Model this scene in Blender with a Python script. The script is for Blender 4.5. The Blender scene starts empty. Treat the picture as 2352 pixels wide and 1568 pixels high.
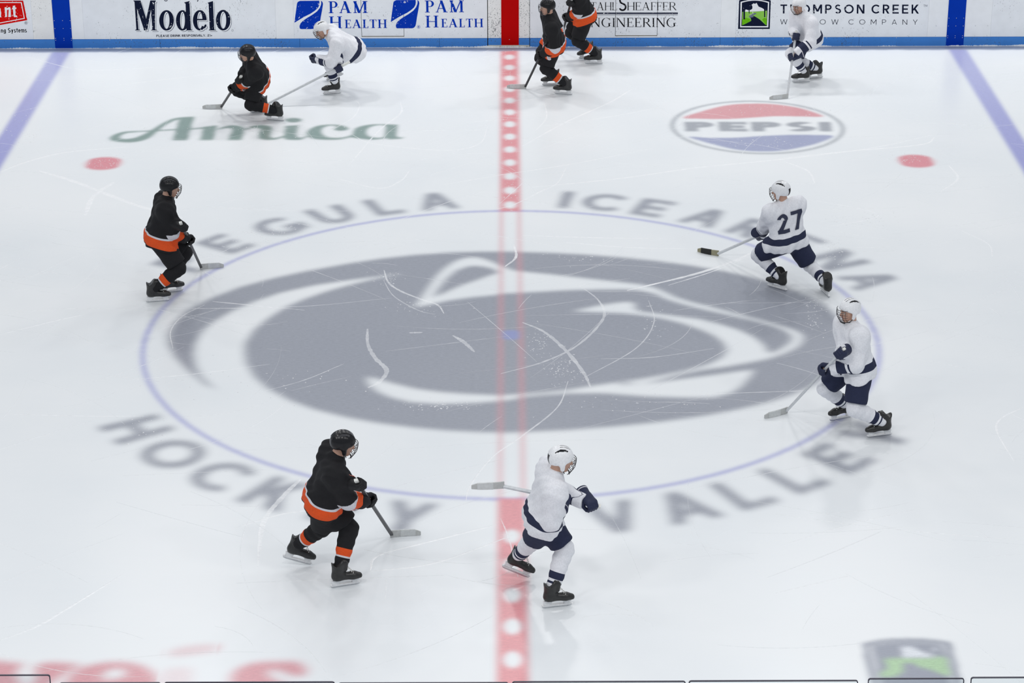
import bpy, math, random
import numpy as np
from mathutils import Vector, Matrix
rng = np.random.default_rng(7)
random.seed(7)
C = bpy.context.scene
COL = C.collection
# ------------------------------------------------------------------ camera, world, lamps, exposure
IMW, IMH, FPX = 2352, 1568, 5506.17
CAMP = np.array([-0.0272, -27.5643, 11.5836]); PITCH, YAW, ROLL = 0.4006, 0.0015, -0.0024
_fw = np.array([math.sin(YAW) * math.cos(PITCH), math.cos(YAW) * math.cos(PITCH), -math.sin(PITCH)])
_r0 = np.array([math.cos(YAW), -math.sin(YAW), 0.0]); _u0 = np.cross(_r0, _fw)
_rt = math.cos(ROLL) * _r0 + math.sin(ROLL) * _u0; _up = -math.sin(ROLL) * _r0 + math.cos(ROLL) * _u0
cd = bpy.data.cameras.new('camera'); cam = bpy.data.objects.new('camera', cd); COL.objects.link(cam)
cd.sensor_width = 36.0; cd.lens = FPX / IMW * 36.0; cd.clip_end = 200
M = Matrix([[_rt[0], _up[0], -_fw[0], CAMP[0]], [_rt[1], _up[1], -_fw[1], CAMP[1]], [_rt[2], _up[2], -_fw[2], CAMP[2]], [0, 0, 0, 1]])
cam.matrix_world = M
C.camera = cam

def ray(x, y):
    return _fw + (x - IMW / 2) / FPX * _rt - (y - IMH / 2) / FPX * _up
def gnd(x, y, z=0.0):                                   # photograph point -> point on the ice
    d = ray(x, y); return CAMP + d * ((z - CAMP[2]) / d[2])
def atY(x, y, Y):                                       # photograph point -> point in the upright plane at depth Y
    d = ray(x, y); return CAMP + d * ((Y - CAMP[1]) / d[1])

w = bpy.data.worlds.new('arena_air'); C.world = w; w.use_nodes = True
w.node_tree.nodes['Background'].inputs[0].default_value = (0.86, 0.92, 1.0, 1)
w.node_tree.nodes['Background'].inputs[1].default_value = 0.42
C.view_settings.view_transform = 'Standard'; C.view_settings.look = 'None'; C.view_settings.gamma = 1
C.view_settings.use_curve_mapping = False
C.view_settings.exposure = 0.0

def arena_lamp(x, y, z, e, sx=1.6, sy=1.6, col=(1, 0.985, 0.97)):
    l = bpy.data.lights.new('arena_lamp', 'AREA'); l.shape = 'RECTANGLE'; l.size = sx; l.size_y = sy; l.energy = e; l.color = col
    o = bpy.data.objects.new('arena_lamp', l); COL.objects.link(o); o.location = (x, y, z)
    return o
for ly, le in ((15.0, 420), (5.0, 102), (-5.0, 86), (-15.0, 340)):
    for lx in (-13.2, -6.6, 0.0, 6.6, 13.2):
        arena_lamp(lx, ly, 14.0, le)

# ------------------------------------------------------------------ node helpers and materials
def new_mat(name):
    m = bpy.data.materials.new(name); m.use_nodes = True
    nt = m.node_tree; b = nt.nodes['Principled BSDF']
    return m, nt, b
def lnk(nt, a, b): nt.links.new(a, b)
def noise(nt, scale, detail=3, rough=0.55, vec=None):
    n = nt.nodes.new('ShaderNodeTexNoise'); n.inputs['Scale'].default_value = scale
    n.inputs['Detail'].default_value = detail; n.inputs['Roughness'].default_value = rough
    if vec is not None: lnk(nt, vec, n.inputs['Vector'])
    return n.outputs['Fac']
def ramp(nt, fac, stops, const=False):
    r = nt.nodes.new('ShaderNodeValToRGB'); cr = r.color_ramp
    if const: cr.interpolation = 'CONSTANT'
    while len(cr.elements) > 1: cr.elements.remove(cr.elements[-1])
    for i, (p, c) in enumerate(stops):
        e = cr.elements[0] if i == 0 else cr.elements.new(p)
        e.position = p; e.color = (*c[:3], 1)
    lnk(nt, fac, r.inputs[0]); return r.outputs[0]
def mixc(nt, fac, a, b, mode='MIX'):
    n = nt.nodes.new('ShaderNodeMix'); n.data_type = 'RGBA'; n.blend_type = mode
    for sock, v in ((n.inputs[0], fac), (n.inputs[6], a), (n.inputs[7], b)):
        if isinstance(v, (int, float)): sock.default_value = v
        elif isinstance(v, tuple): sock.default_value = (*v[:3], 1)
        else: lnk(nt, v, sock)
    return n.outputs[2]
def math_n(nt, op, a, b=0.0):
    n = nt.nodes.new('ShaderNodeMath'); n.operation = op
    for s, v in ((n.inputs[0], a), (n.inputs[1], b)):
        if isinstance(v, (int, float)): s.default_value = v
        else: lnk(nt, v, s)
    return n.outputs[0]
def obj_coord(nt, scale=None):
    t = nt.nodes.new('ShaderNodeTexCoord'); v = t.outputs['Object']
    if scale:
        mp = nt.nodes.new('ShaderNodeMapping'); mp.inputs['Scale'].default_value = scale; lnk(nt, v, mp.inputs['Vector']); v = mp.outputs[0]
    return v
def bump(nt, b, h, strength, dist=0.01):
    n = nt.nodes.new('ShaderNodeBump'); n.inputs['Strength'].default_value = strength; n.inputs['Distance'].default_value = dist
    lnk(nt, h, n.inputs['Height']); lnk(nt, n.outputs[0], b.inputs['Normal'])
def attr(nt, name):
    a = nt.nodes.new('ShaderNodeAttribute'); a.attribute_name = name; return a
def s2l(r, g, b):
    f = lambda c: (c / 255 / 12.92) if c <= 10.3 else ((c / 255 + 0.055) / 1.055) ** 2.4
    return (f(r), f(g), f(b))
def simple(name, col, rough=0.5, metal=0.0, var=0.08, scale=30, spec=0.5, bmp=0.0):
    m, nt, b = new_mat(name)
    n = noise(nt, scale, 3, 0.6, obj_coord(nt))
    c = ramp(nt, n, [(0.3, tuple(x * (1 - var) for x in col)), (0.7, tuple(min(1, x * (1 + var)) for x in col))])
    lnk(nt, c, b.inputs['Base Color'])
    b.inputs['Roughness'].default_value = rough; b.inputs['Metallic'].default_value = metal
    b.inputs['Specular IOR Level'].default_value = spec
    if bmp: bump(nt, b, n, bmp)
    return m

def ice_material():
    m, nt, b = new_mat('ice')
    v = obj_coord(nt)
    cloud = noise(nt, 0.35, 4, 0.5, v)
    base = ramp(nt, cloud, [(0.35, (0.80, 0.835, 0.86)), (0.65, (0.85, 0.872, 0.885))])
    streak = noise(nt, 1.0, 6, 0.7, obj_coord(nt, (1.2, 9, 1)))
    base = mixc(nt, math_n(nt, 'MULTIPLY', streak, 0.22), base, (0.90, 0.91, 0.92))
    a = attr(nt, 'paint')
    grain = noise(nt, 16, 4, 0.75, obj_coord(nt, (1, 3.2, 1)))
    gain = ramp(nt, grain, [(0.3, (0.88, 0.88, 0.88)), (0.7, (1.1, 1.1, 1.1))])
    pc = mixc(nt, 1.0, a.outputs['Color'], gain, 'MULTIPLY')
    col = mixc(nt, a.outputs['Alpha'], base, pc)
    # snow crumbs thrown up by blades, in drifts
    sp = noise(nt, 55, 2, 0.6, obj_coord(nt, (1, 1.7, 1)))
    drift = noise(nt, 0.9, 4, 0.6, v)
    th = math_n(nt, 'GREATER_THAN', math_n(nt, 'ADD', sp, math_n(nt, 'MULTIPLY', drift, 0.28)), 0.895)
    col = mixc(nt, math_n(nt, 'MULTIPLY', th, 0.7), col, (0.93, 0.94, 0.95))
    lnk(nt, col, b.inputs['Base Color'])
    rr = ramp(nt, cloud, [(0.3, (0.25,) * 3), (0.7, (0.36,) * 3)])
    lnk(nt, rr, b.inputs['Roughness'])
    b.inputs['Specular IOR Level'].default_value = 0.6
    b.inputs['IOR'].default_value = 1.31
    bump(nt, b, grain, 0.05, 0.004)
    return m
ICE = ice_material()

def board_material(name, col, specks=0.5, rough=0.45, chips=None):
    """painted plastic with puck marks; chips = colour that shows where pucks knocked the print off"""
    m, nt, b = new_mat(name)
    v = obj_coord(nt)
    n = noise(nt, 6, 3, 0.5, v)
    c = ramp(nt, n, [(0.3, tuple(x * 0.965 for x in col)), (0.7, tuple(min(1, x * 1.02) for x in col))])
    if chips:
        k = noise(nt, 34, 3, 0.6, v); kl = noise(nt, 3.2, 2, 0.5, v)
        t = math_n(nt, 'GREATER_THAN', math_n(nt, 'ADD', k, math_n(nt, 'MULTIPLY', kl, 0.3)), 0.835)
        c = mixc(nt, t, c, chips)
    if specks:
        for sc, thr in (((1, 1, 1), 0.80), ((1, 1, 0.35), 0.815)):
            k = noise(nt, 42, 3, 0.65, obj_coord(nt, sc)); kl = noise(nt, 2.3, 2, 0.5, v)
            t = math_n(nt, 'GREATER_THAN', math_n(nt, 'ADD', k, math_n(nt, 'MULTIPLY', kl, 0.3)), thr + 0.06 - 0.06 * specks)
            c = mixc(nt, math_n(nt, 'MULTIPLY', t, 0.75), c, (0.10, 0.11, 0.12))
    lnk(nt, c, b.inputs['Base Color']); b.inputs['Roughness'].default_value = rough
    b.inputs['Specular IOR Level'].default_value = .06
    return m
WHITE = board_material('white_board', (0.89, 0.915, 0.95), 0.35)
WHITE2 = board_material('bare_white_board', (0.93, 0.95, 0.97), 0.0)
CREAM = board_material('cream_board', (0.92, 0.92, 0.90), 0.75)
SPOT = board_material('pitted_board', (0.9, 0.905, 0.89), 1.5)
KICK = board_material('kick_blue', s2l(76, 140, 218), 0.9)
BLUE = board_material('stripe_blue', s2l(0, 56, 175), 0.0)
RED = board_material('stripe_red', s2l(192, 0, 2), 0.0)
BRASSY = simple('dirty_sill', s2l(150, 140, 118), 0.6)
SILL = simple('door_sill', s2l(222, 220, 205), 0.4)
GAP = simple('dark_gap', (0.03, 0.03, 0.03), 0.8)
STEEL = simple('steel', (0.55, 0.56, 0.58), 0.25, 1.0)
CHIP = (0.88, 0.9, 0.93)
PRINT_NAVY = board_material('print_navy', s2l(18, 26, 52), 0, 0.35, CHIP)
PRINT_BLUE = board_material('print_blue', s2l(0, 56, 180), 0, 0.35, CHIP)
PRINT_BLACK = board_material('print_black', s2l(22, 22, 28), 0, 0.35, CHIP)
PRINT_GREY = board_material('print_grey', s2l(88, 94, 112), 0, 0.35)
PRINT_RED = board_material('print_red', s2l(222, 10, 8), 0, 0.35, CHIP)
PRINT_GREEN = board_material('print_green', s2l(110, 190, 20), 0, 0.35, CHIP)
PRINT_LIME = board_material('print_light_green', s2l(145, 205, 85), 0, 0.35, CHIP)
PRINT_WHITE = board_material('print_white', (0.92, 0.935, 0.96), 0, 0.35)
PRINT_SLATE = board_material('print_slate', s2l(110, 120, 140), 0, 0.35, CHIP)
SNOW = simple('snow', (0.9, 0.92, 0.94), 0.9)

# ------------------------------------------------------------------ object helpers
def mesh_obj(name, verts, faces, mat, parent=None, smooth=False):
    me = bpy.data.meshes.new(name)
    verts = np.asarray(verts, dtype=np.float64)
    me.from_pydata(verts.tolist(), [], [list(map(int, f)) for f in faces])
    if smooth: me.shade_smooth()
    for mm in (mat if isinstance(mat, (list, tuple)) else [mat]): me.materials.append(mm)
    o = bpy.data.objects.new(name, me); COL.objects.link(o)
    if parent is not None: o.parent = parent
    return o
def quad_mesh(name, V, F, mat, parent=None, smooth=True):
    me = bpy.data.meshes.new(name)
    V = np.ascontiguousarray(V, dtype=np.float32); F = np.ascontiguousarray(F, dtype=np.int32)
    me.vertices.add(len(V)); me.vertices.foreach_set('co', V.ravel())
    me.loops.add(F.size); me.loops.foreach_set('vertex_index', F.ravel())
    me.polygons.add(len(F)); me.polygons.foreach_set('loop_start', np.arange(0, F.size, F.shape[1], dtype=np.int32))
    me.update(calc_edges=True); me.validate()
    if smooth: me.shade_smooth()
    me.materials.append(mat)
    o = bpy.data.objects.new(name, me); COL.objects.link(o)
    if parent is not None: o.parent = parent
    return o
def set_attr(o, name, data, kind='FLOAT'):
    a = o.data.attributes.new(name, 'FLOAT_COLOR' if kind == 'COLOR' else 'FLOAT', 'POINT')
    a.data.foreach_set('color' if kind == 'COLOR' else 'value', np.ascontiguousarray(data, dtype=np.float32).ravel())
def empty(name, loc=(0, 0, 0)):
    o = bpy.data.objects.new(name, None); o.empty_display_size = 0.2; COL.objects.link(o); o.location = loc; return o
def tag(o, label, cat, group=None):
    o['label'] = label; o['category'] = cat
    if group: o['group'] = group
    return o
def struct(o): o['kind'] = 'structure'; return o
class MB:
    def __init__(s): s.v = []; s.f = []
    def add(s, V, F):
        n = len(s.v); s.v += [tuple(map(float, p)) for p in V]; s.f += [[i + n for i in f] for f in F]; return s
    def box(s, a, b):
        x0, y0, z0 = a; x1, y1, z1 = b
        V = [(x0, y0, z0), (x1, y0, z0), (x1, y1, z0), (x0, y1, z0), (x0, y0, z1), (x1, y0, z1), (x1, y1, z1), (x0, y1, z1)]
        return s.add(V, [(3, 2, 1, 0), (4, 5, 6, 7), (0, 1, 5, 4), (1, 2, 6, 5), (2, 3, 7, 6), (3, 0, 4, 7)])
    def tube(s, pts, r, n=8, caps=True):
        pts = [np.array(p, float) for p in pts]; m = len(pts)
        rr = r if hasattr(r, '__len__') else [r] * m
        prev = None; rings = []
        for i, p in enumerate(pts):
            t = pts[min(i + 1, m - 1)] - pts[max(i - 1, 0)]; t = t / (np.linalg.norm(t) + 1e-9)
            a = prev if prev is not None else (np.array([0, 0, 1.0]) if abs(t[2]) < .9 else np.array([1.0, 0, 0]))
            a = a - t * (a @ t); a = a / np.linalg.norm(a); prev = a; b = np.cross(t, a)
            rings.append([p + rr[i] * (math.cos(k * 2 * math.pi / n) * a + math.sin(k * 2 * math.pi / n) * b) for k in range(n)])
        V = [q for g in rings for q in g]
        F = [(i * n + k, i * n + (k + 1) % n, (i + 1) * n + (k + 1) % n, (i + 1) * n + k) for i in range(m - 1) for k in range(n)]
        if caps: F += [tuple(range(n))[::-1], tuple((m - 1) * n + k for k in range(n))]
        return s.add(V, F)
    def prism(s, poly, fn, t0, t1):                      # extrude a 2-D outline; fn maps (u, v, t) to a point
        n = len(poly)
        V = [fn(u, v, t0) for u, v in poly] + [fn(u, v, t1) for u, v in poly]
        F = [tuple(range(n))[::-1], tuple(range(n, 2 * n))] + [(i, (i + 1) % n, n + (i + 1) % n, n + i) for i in range(n)]
        return s.add(V, F)
    def build(s, name, mat, parent=None, smooth=False): return mesh_obj(name, s.v, s.f, mat, parent, smooth)

# ------------------------------------------------------------------ lettering: every glyph is a list of polygons in a box of cap height 1
def S(x1, y1, x2, y2, w):
    d = np.array([x2 - x1, y2 - y1], float); d /= np.linalg.norm(d) + 1e-9; n = np.array([-d[1], d[0]]) * w / 2
    return [(x1 + n[0], y1 + n[1]), (x2 + n[0], y2 + n[1]), (x2 - n[0], y2 - n[1]), (x1 - n[0], y1 - n[1])]
def Hs(x1, y1, x2, y2, w):                                # slanted stroke with level ends, w measured level
    return [(x1 - w / 2, y1), (x1 + w / 2, y1), (x2 + w / 2, y2), (x2 - w / 2, y2)]
def B(x0, y0, x1, y1): return [(x0, y0), (x1, y0), (x1, y1), (x0, y1)]
def A(cx, cy, rx, ry, a0, a1, wx, wy, n=20):              # arc strip: outer radii, widths inward
    out = []
    t = np.radians(np.linspace(a0, a1, n + 1))
    for i in range(n):
        q = [(cx + rx * math.cos(a), cy + ry * math.sin(a)) for a in (t[i], t[i + 1])]
        p = [(cx + (rx - wx) * math.cos(a), cy + (ry - wy) * math.sin(a)) for a in (t[i + 1], t[i])]
        out.append(q + p)
    return out
def sans(ch, w):
    h = w * 0.92
    if ch == 'A': return [Hs(w * .55, 0, .42, 1, w), Hs(.84 - w * .55, 0, .42, 1, w), B(.2, .22, .64, .22 + h)], .84
    if ch == 'C': return A(.48, .5, .48, .5, 42, 318, w, h), .86
    if ch == 'D': return [B(0, 0, w, 1), B(w, 0, .32, h), B(w, 1 - h, .32, 1)] + A(.32, .5, .46, .5, -90, 90, w, h), .78
    if ch == 'E': return [B(0, 0, w, 1), B(w, 0, .66, h), B(w, .5 - h / 2, .6, .5 + h / 2), B(w, 1 - h, .66, 1)], .68
    if ch == 'G': return A(.48, .5, .48, .5, 45, 345, w, h) + [B(.94 - w, .12, .94, .5), B(.52, .5 - h, .94, .5)], .95
    if ch == 'H': return [B(0, 0, w, 1), B(.76 - w, 0, .76, 1), B(w, .5 - h / 2, .76 - w, .5 + h / 2)], .76
    if ch == 'I': return [B(0, 0, w, 1)], w
    if ch == 'K': return [B(0, 0, w, 1), Hs(w * .9, .36, .72 - w * .6, 1, w * 1.3), Hs(.77 - w * .6, 0, w + .12, .6, w * 1.25)], .78
    if ch == 'L': return [B(0, 0, w, 1), B(w, 0, .62, h)], .62
    if ch == 'M': return [B(0, 0, w, 1), B(.94 - w, 0, .94, 1), Hs(.47, .22, w * .6, 1, w * 1.15), Hs(.47, .22, .94 - w * .6, 1, w * 1.15)], .94
    if ch == 'N': return [B(0, 0, w, 1), B(.8 - w, 0, .8, 1), Hs(.8 - w * .6, 0, w * .6, 1, w * 1.2)], .8
    if ch == 'O': return A(.5, .5, .5, .5, 0, 360, w, h, 36), 1.0
    if ch in 'PR':
        p = [B(0, 0, w, 1), B(w, 1 - h, .36, 1), B(w, .4, .36, .4 + h)] + A(.36, .7, .32, .3, -90, 90, w, h)
        if ch == 'R': p.append(Hs(.7 - w * .6, 0, .34, .44, w * 1.2))
        return p, .7
    if ch == 'S': return A(.33, .74 - h * .12, .3, .26 + h * .12, 35, 270, w, h) + A(.33, .26 + h * .12, .33, .26 + h * .12, -145, 90, w, h), .66
    if ch == 'T': return [B(0, 1 - h, .7, 1), B(.35 - w / 2, 0, .35 + w / 2, 1 - h)], .7
    if ch == 'U': return [B(0, .36, w, 1), B(.76 - w, .36, .76, 1)] + A(.38, .37, .38, .37, 180, 360, w, h), .76
    if ch == 'V': return [Hs(.42, 0, w * .55, 1, w * 1.05), Hs(.42, 0, .84 - w * .55, 1, w * 1.05)], .84
    if ch == 'W': return [Hs(.3, 0, w * .55, 1, w), Hs(.3, 0, .6, 1, w), Hs(.9, 0, .6, 1, w), Hs(.9, 0, 1.2 - w * .55, 1, w)], 1.2
    if ch == 'Y': return [B(.4 - w / 2, 0, .4 + w / 2, .46), Hs(.4, .4, w * .55, 1, w * 1.1), Hs(.4, .4, .8 - w * .55, 1, w * 1.1)], .8
    if ch == 'B': return [B(0, 0, w, 1)] + sum([[B(w, y, .36, y + h)] for y in (0, .5 - h / 2, 1 - h)], []) + A(.34, .75, .28, .25, -90, 90, w, h) + A(.36, .26, .32, .26, -90, 90, w, h), .7
    if ch == '.': return [B(0, 0, w, w)], w
    if ch == '1': return [B(.2, 0, .2 + w, 1), Hs(.08, .78, .24, 1, w)], .36
    if ch == '2': return A(.3, .7, .3, .3, -10, 165, w, h) + [Hs(w * .6, h * .8, .6 - w * .7, .66, w * 1.2), B(0, 0, .62, h)], .62
    if ch == '7': return [B(0, 1 - h, .62, 1), Hs(.22, 0, .62 - w * .6, 1 - h, w * 1.1)], .62
    if ch == '+': return [B(.1, .3, .5, .3 + h), B(.3 - w / 2, .1, .3 + w / 2, .6)], .6
    # lower case
    if ch == 'i': return [B(0, 0, w, .72), B(0, .82, w, 1)], w
    if ch == 'n': return [B(0, 0, w, .72), B(.5 - w, 0, .5, .46)] + A(.25, .44, .25, .29, 0, 180, w, h), .5
    if ch == 'm': return [B(0, 0, w, .72), B(.38 - w * .5, 0, .38 + w * .5, .46), B(.76 - w, 0, .76, .46)] + A(.22, .44, .22 + w * .25, .29, 0, 180, w, h) + A(.55, .44, .21 + w * .2, .29, 0, 180, w, h), .76
    if ch == 'g': return A(.25, .38, .25, .36, 0, 360, w, h) + [B(.5 - w, -.05, .5, .72)] + A(.25, -.05, .25, .24, 180, 360, w, h), .5
    if ch == 'y': return [Hs(.25, 0, w * .5, .72, w), Hs(.15, -.28, .5 - w * .5, .72, w)], .5
    if ch == 's': return A(.22, .53, .2, .2, 30, 270, w, h) + A(.22, .2, .22, .22, -150, 90, w, h), .44
    if ch == 't': return [B(.1, .06, .1 + w, .95), B(0, .6, .34, .6 + h)] + A(.1 + w, .15, w, .15, 180, 270, w, h), .36
    if ch == 'e': return A(.25, .36, .25, .37, 0, 320, w, h) + [B(w * .8, .3, .5, .3 + h)], .5
    if ch == 'o': return A(.26, .36, .26, .37, 0, 360, w, h), .52
    if ch == 'a': return A(.25, .36, .25, .37, 0, 360, w, h) + [B(.5 - w, 0, .5, .72)], .5
    return [], .3
def serif(ch, w):
    t = w * .32; k = w * .55
    def st(x, ww=w, y0=0.0, y1=1.0, lo=True, hi=True):     # stem with serifs, x = left edge
        p = [B(x, y0, x + ww, y1)]
        if lo: p.append(B(x - k, y0, x + ww + k, y0 + t))
        if hi: p.append(B(x - k, y1 - t, x + ww + k, y1))
        return p
    if ch == 'P': return st(k) + [B(k + w, 1 - t, .4, 1), B(k + w, .46, .4, .46 + t)] + A(.38, .73, .3, .27, -90, 90, w, t), .7
    if ch == 'R': return st(k) + [B(k + w, 1 - t, .38, 1), B(k + w, .48, .38, .48 + t)] + A(.36, .74, .28, .26, -90, 90, w, t) + [Hs(.72, 0, .36, .5, w * 1.15)], .78
    if ch == 'A': return [Hs(.1, 0, .44, 1, t * 1.3), Hs(.72, 0, .42, 1, w * 1.15), B(.22, .3, .6, .3 + t), B(0, 0, .22, t), B(.56, 0, .9, t)], .9
    if ch == 'M': return st(k + .06, t * 1.5) + st(.86, w) + [Hs(.5, 0, .16, 1, w * 1.2), Hs(.5, 0, .9, 1, t * 1.5)], 1.08
    if ch == 'N': return st(k + .02, t * 1.5) + st(.74, t * 1.5, lo=False) + [Hs(.78, 0, .14, 1, w * 1.2)], .9
    if ch == 'H': return st(k) + st(.66) + [B(k + w, .5 - t / 2, .66, .5 + t / 2)], .66 + w + k
    if ch == 'E': return st(k) + [B(k, 0, .62, t), B(k, 1 - t, .58, 1), B(k, .5, .46, .5 + t), B(.62 - t, 0, .62, .22), B(.58 - t, .8, .58, 1), B(.46 - t, .4, .46, .64)], .64
    if ch == 'F': return st(k) + [B(k, 1 - t, .56, 1), B(k, .5, .44, .5 + t), B(.56 - t, .8, .56, 1), B(.44 - t, .4, .44, .64)], .58
    if ch == 'L': return st(k) + [B(k, 0, .58, t), B(.58 - t, 0, .58, .24)], .6
    if ch == 'T': return st(.34 - w / 2, hi=False) + [B(0, 1 - t, .68, 1), B(0, .78, t, 1), B(.68 - t, .78, .68, 1)], .68
    if ch == 'I': return st(k), w + 2 * k
    if ch == 'G': return A(.46, .5, .46, .52, 45, 325, w, t) + [B(.78 - w, .06, .78, .44), B(.62, .44 - t, .9, .44), B(.8 - t, .74, .8, .98)], .92
    if ch == 'S': return A(.3, .73, .25, .27, 25, 270, w * .8, w * .75) + A(.3, .27, .29, .27, -155, 90, w * .8, w * .75), .62
    return [], .3
def layout(txt, style, w, width=None, gap=.14, space=.4):
    """letters set on a line; returns polygons, total width (scaled to width if given)"""
    out = []; x = 0
    for ch in txt:
        if ch == ' ': x += space; continue
        P, adv = style(ch, w)
        out += [[(px + x, py) for px, py in p] for p in P]; x += adv + gap
    x -= gap
    if width:
        k = width / x
        out = [[(px * k, py) for px, py in p] for p in out]; x = width
    return out, x

# ------------------------------------------------------------------ paint under the ice: a raster of soft-edged paint that the ice patches read
GX0, GY0, GH = -9.6, -13.1, 0.025
GNX, GNY = int(19.2 / GH) + 1, int(26.1 / GH) + 1
PAINT = np.zeros((GNY, GNX, 4), np.float32)
def blur(a, r):
    for _ in range(2):
        for ax in (0, 1):
            n = 2 * r + 1; pad = [(0, 0), (0, 0)]; pad[ax] = (r + 1, r)
            c = np.cumsum(np.pad(a, pad, mode='edge'), axis=ax)
            a = (np.take(c, range(n, c.shape[ax]), ax) - np.take(c, range(0, c.shape[ax] - n), ax)) / n
    return a
def inside(poly, X, Y):
    poly = np.asarray(poly); r = np.zeros(X.shape, bool)
    x0, y0 = poly[-1]
    for x1, y1 in poly:
        if y0 != y1:
            c = ((y0 > Y) != (y1 > Y)) & (X < (x1 - x0) * (Y - y0) / (y1 - y0) + x0); r ^= c
        x0, y0 = x1, y1
    return r
class Mask:
    """coverage of polygons on the ice, window of the raster"""
    def __init__(s, x0, y0, x1, y1):
        m = 0.15
        s.i0 = max(0, int((x0 - m - GX0) / GH)); s.i1 = min(GNX, int((x1 + m - GX0) / GH) + 2)
        s.j0 = max(0, int((y0 - m - GY0) / GH)); s.j1 = min(GNY, int((y1 + m - GY0) / GH) + 2)
        s.SS = 2
        n = s.SS
        s.xs = GX0 + (np.arange(s.i0 * n, s.i1 * n) - (n - 1) / 2) / n * GH
        s.ys = GY0 + (np.arange(s.j0 * n, s.j1 * n) - (n - 1) / 2) / n * GH
        s.a = np.zeros((len(s.ys), len(s.xs)), np.float32)
    def add(s, poly, val=1.0):
        p = np.asarray(poly, float)
        ia, ib = np.searchsorted(s.xs, [p[:, 0].min() - GH, p[:, 0].max() + GH]); ja, jb = np.searchsorted(s.ys, [p[:, 1].min() - GH, p[:, 1].max() + GH])
        if ib <= ia or jb <= ja: return s
        X, Y = np.meshgrid(s.xs[ia:ib], s.ys[ja:jb])
        k = inside(p, X, Y); s.a[ja:jb, ia:ib][k] = val; return s
    def fn(s, f):
        X, Y = np.meshgrid(s.xs, s.ys); s.a = np.maximum(s.a, f(X, Y).astype(np.float32)); return s
    def cover(s, soft):
        n = s.SS; a = s.a.reshape(s.a.shape[0] // n, n, s.a.shape[1] // n, n).mean((1, 3))
        return blur(a, soft) if soft else a
ICE_TONE = np.array([0.83, 0.86, 0.88])
PATCHES = []
def lay(name, mask, col, strength=1.0, soft=1, label=None, wear=None):
    a = mask.cover(soft) * strength
    if wear is not None: a = a * wear
    win = PAINT[mask.j0:mask.j1, mask.i0:mask.i1]
    oa = win[..., 3].copy(); na = a + oa * (1 - a)
    for k in range(3):
        win[..., k] = np.where(na > 1e-4, (col[k] * a + win[..., k] * oa * (1 - a)) / np.maximum(na, 1e-4), 0)
    win[..., 3] = na
    PATCHES.append((name, mask.i0, mask.j0, a > 0.004, label))
def px_poly(pts, X0=0, Y0=0, k=1.0):                     # outline read off the photograph -> outline on the ice
    return [tuple(gnd(X0 + u / k, Y0 + v / k)[:2]) for u, v in pts]
def smooth_poly(pts, n=6):                                # closed Catmull-Rom
    p = np.asarray(pts, float); N = len(p); out = []
    for i in range(N):
        a, b, c, d = p[i - 1], p[i], p[(i + 1) % N], p[(i + 2) % N]
        for t in np.arange(n) / n:
            out.append(0.5 * ((2 * b) + (c - a) * t + (2 * a - 5 * b + 4 * c - d) * t * t + (3 * b - a - 3 * c + d) * t ** 3))
    return out
def smooth_line(pts, n=10):
    p = np.asarray(pts, float); p = np.vstack([2 * p[0] - p[1], p, 2 * p[-1] - p[-2]]); out = []
    for i in range(1, len(p) - 2):
        a, b, c, d = p[i - 1], p[i], p[i + 1], p[i + 2]
        for t in np.arange(n) / n:
            out.append(0.5 * ((2 * b) + (c - a) * t + (2 * a - 5 * b + 4 * c - d) * t * t + (3 * b - a - 3 * c + d) * t ** 3))
    out.append(p[-2]); return np.array(out)
def bounds(polys):
    a = np.vstack([np.asarray(p, float)[:, :2] for p in polys]); return a[:, 0].min(), a[:, 1].min(), a[:, 0].max(), a[:, 1].max()

P_GREY = s2l(152, 156, 167); P_RED = s2l(226, 146, 152); P_BLUE = s2l(150, 153, 212); P_RING = s2l(160, 163, 216)
P_GREEN = s2l(128, 152, 146)
YB = 12.956                                             # front face of the boards
RC = 4.572
# --- centre emblem
Z1 = dict(X0=300, Y0=540, k=2.6133); Z2 = dict(X0=1150, Y0=540, k=2.6133)
def Z(one, two): return px_poly(one, **Z1) + px_poly(two, **Z2)
outer = px_poly([(525, 935), (440, 893), (330, 800), (262, 730), (228, 660), (224, 600), (255, 530), (340, 450), (470, 380), (650, 312), (850, 258), (1050, 215), (1300, 170), (1500, 140), (1700, 118), (1900, 104), (2100, 98)], **Z1) \
    + px_poly([(0, 97), (100, 99), (300, 105), (500, 115), (700, 130), (950, 155), (1150, 182), (1350, 217), (1500, 250), (1650, 292), (1800, 345), (1900, 392), (1980, 445), (2050, 520), (2085, 600), (2080, 680), (2050, 760), (1990, 830), (1900, 893), (1750, 958), (1600, 1005), (1400, 1052), (1200, 1088), (950, 1122), (700, 1147), (400, 1170), (150, 1182)], **Z2) \
    + px_poly([(2250, 1186), (2100, 1183), (1900, 1173), (1700, 1155), (1500, 1130), (1300, 1095), (1100, 1045), (950, 990), (820, 920), (740, 850), (692, 770), (680, 700), (690, 640), (735, 570), (820, 500), (930, 430), (1050, 378), (1200, 328), (1350, 288), (1480, 258), (1640, 228), (1500, 246), (1300, 272), (1100, 302), (900, 346), (750, 396), (600, 460), (500, 520), (430, 580), (390, 650), (380, 710), (390, 780), (420, 840), (470, 890)], **Z1)
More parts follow.
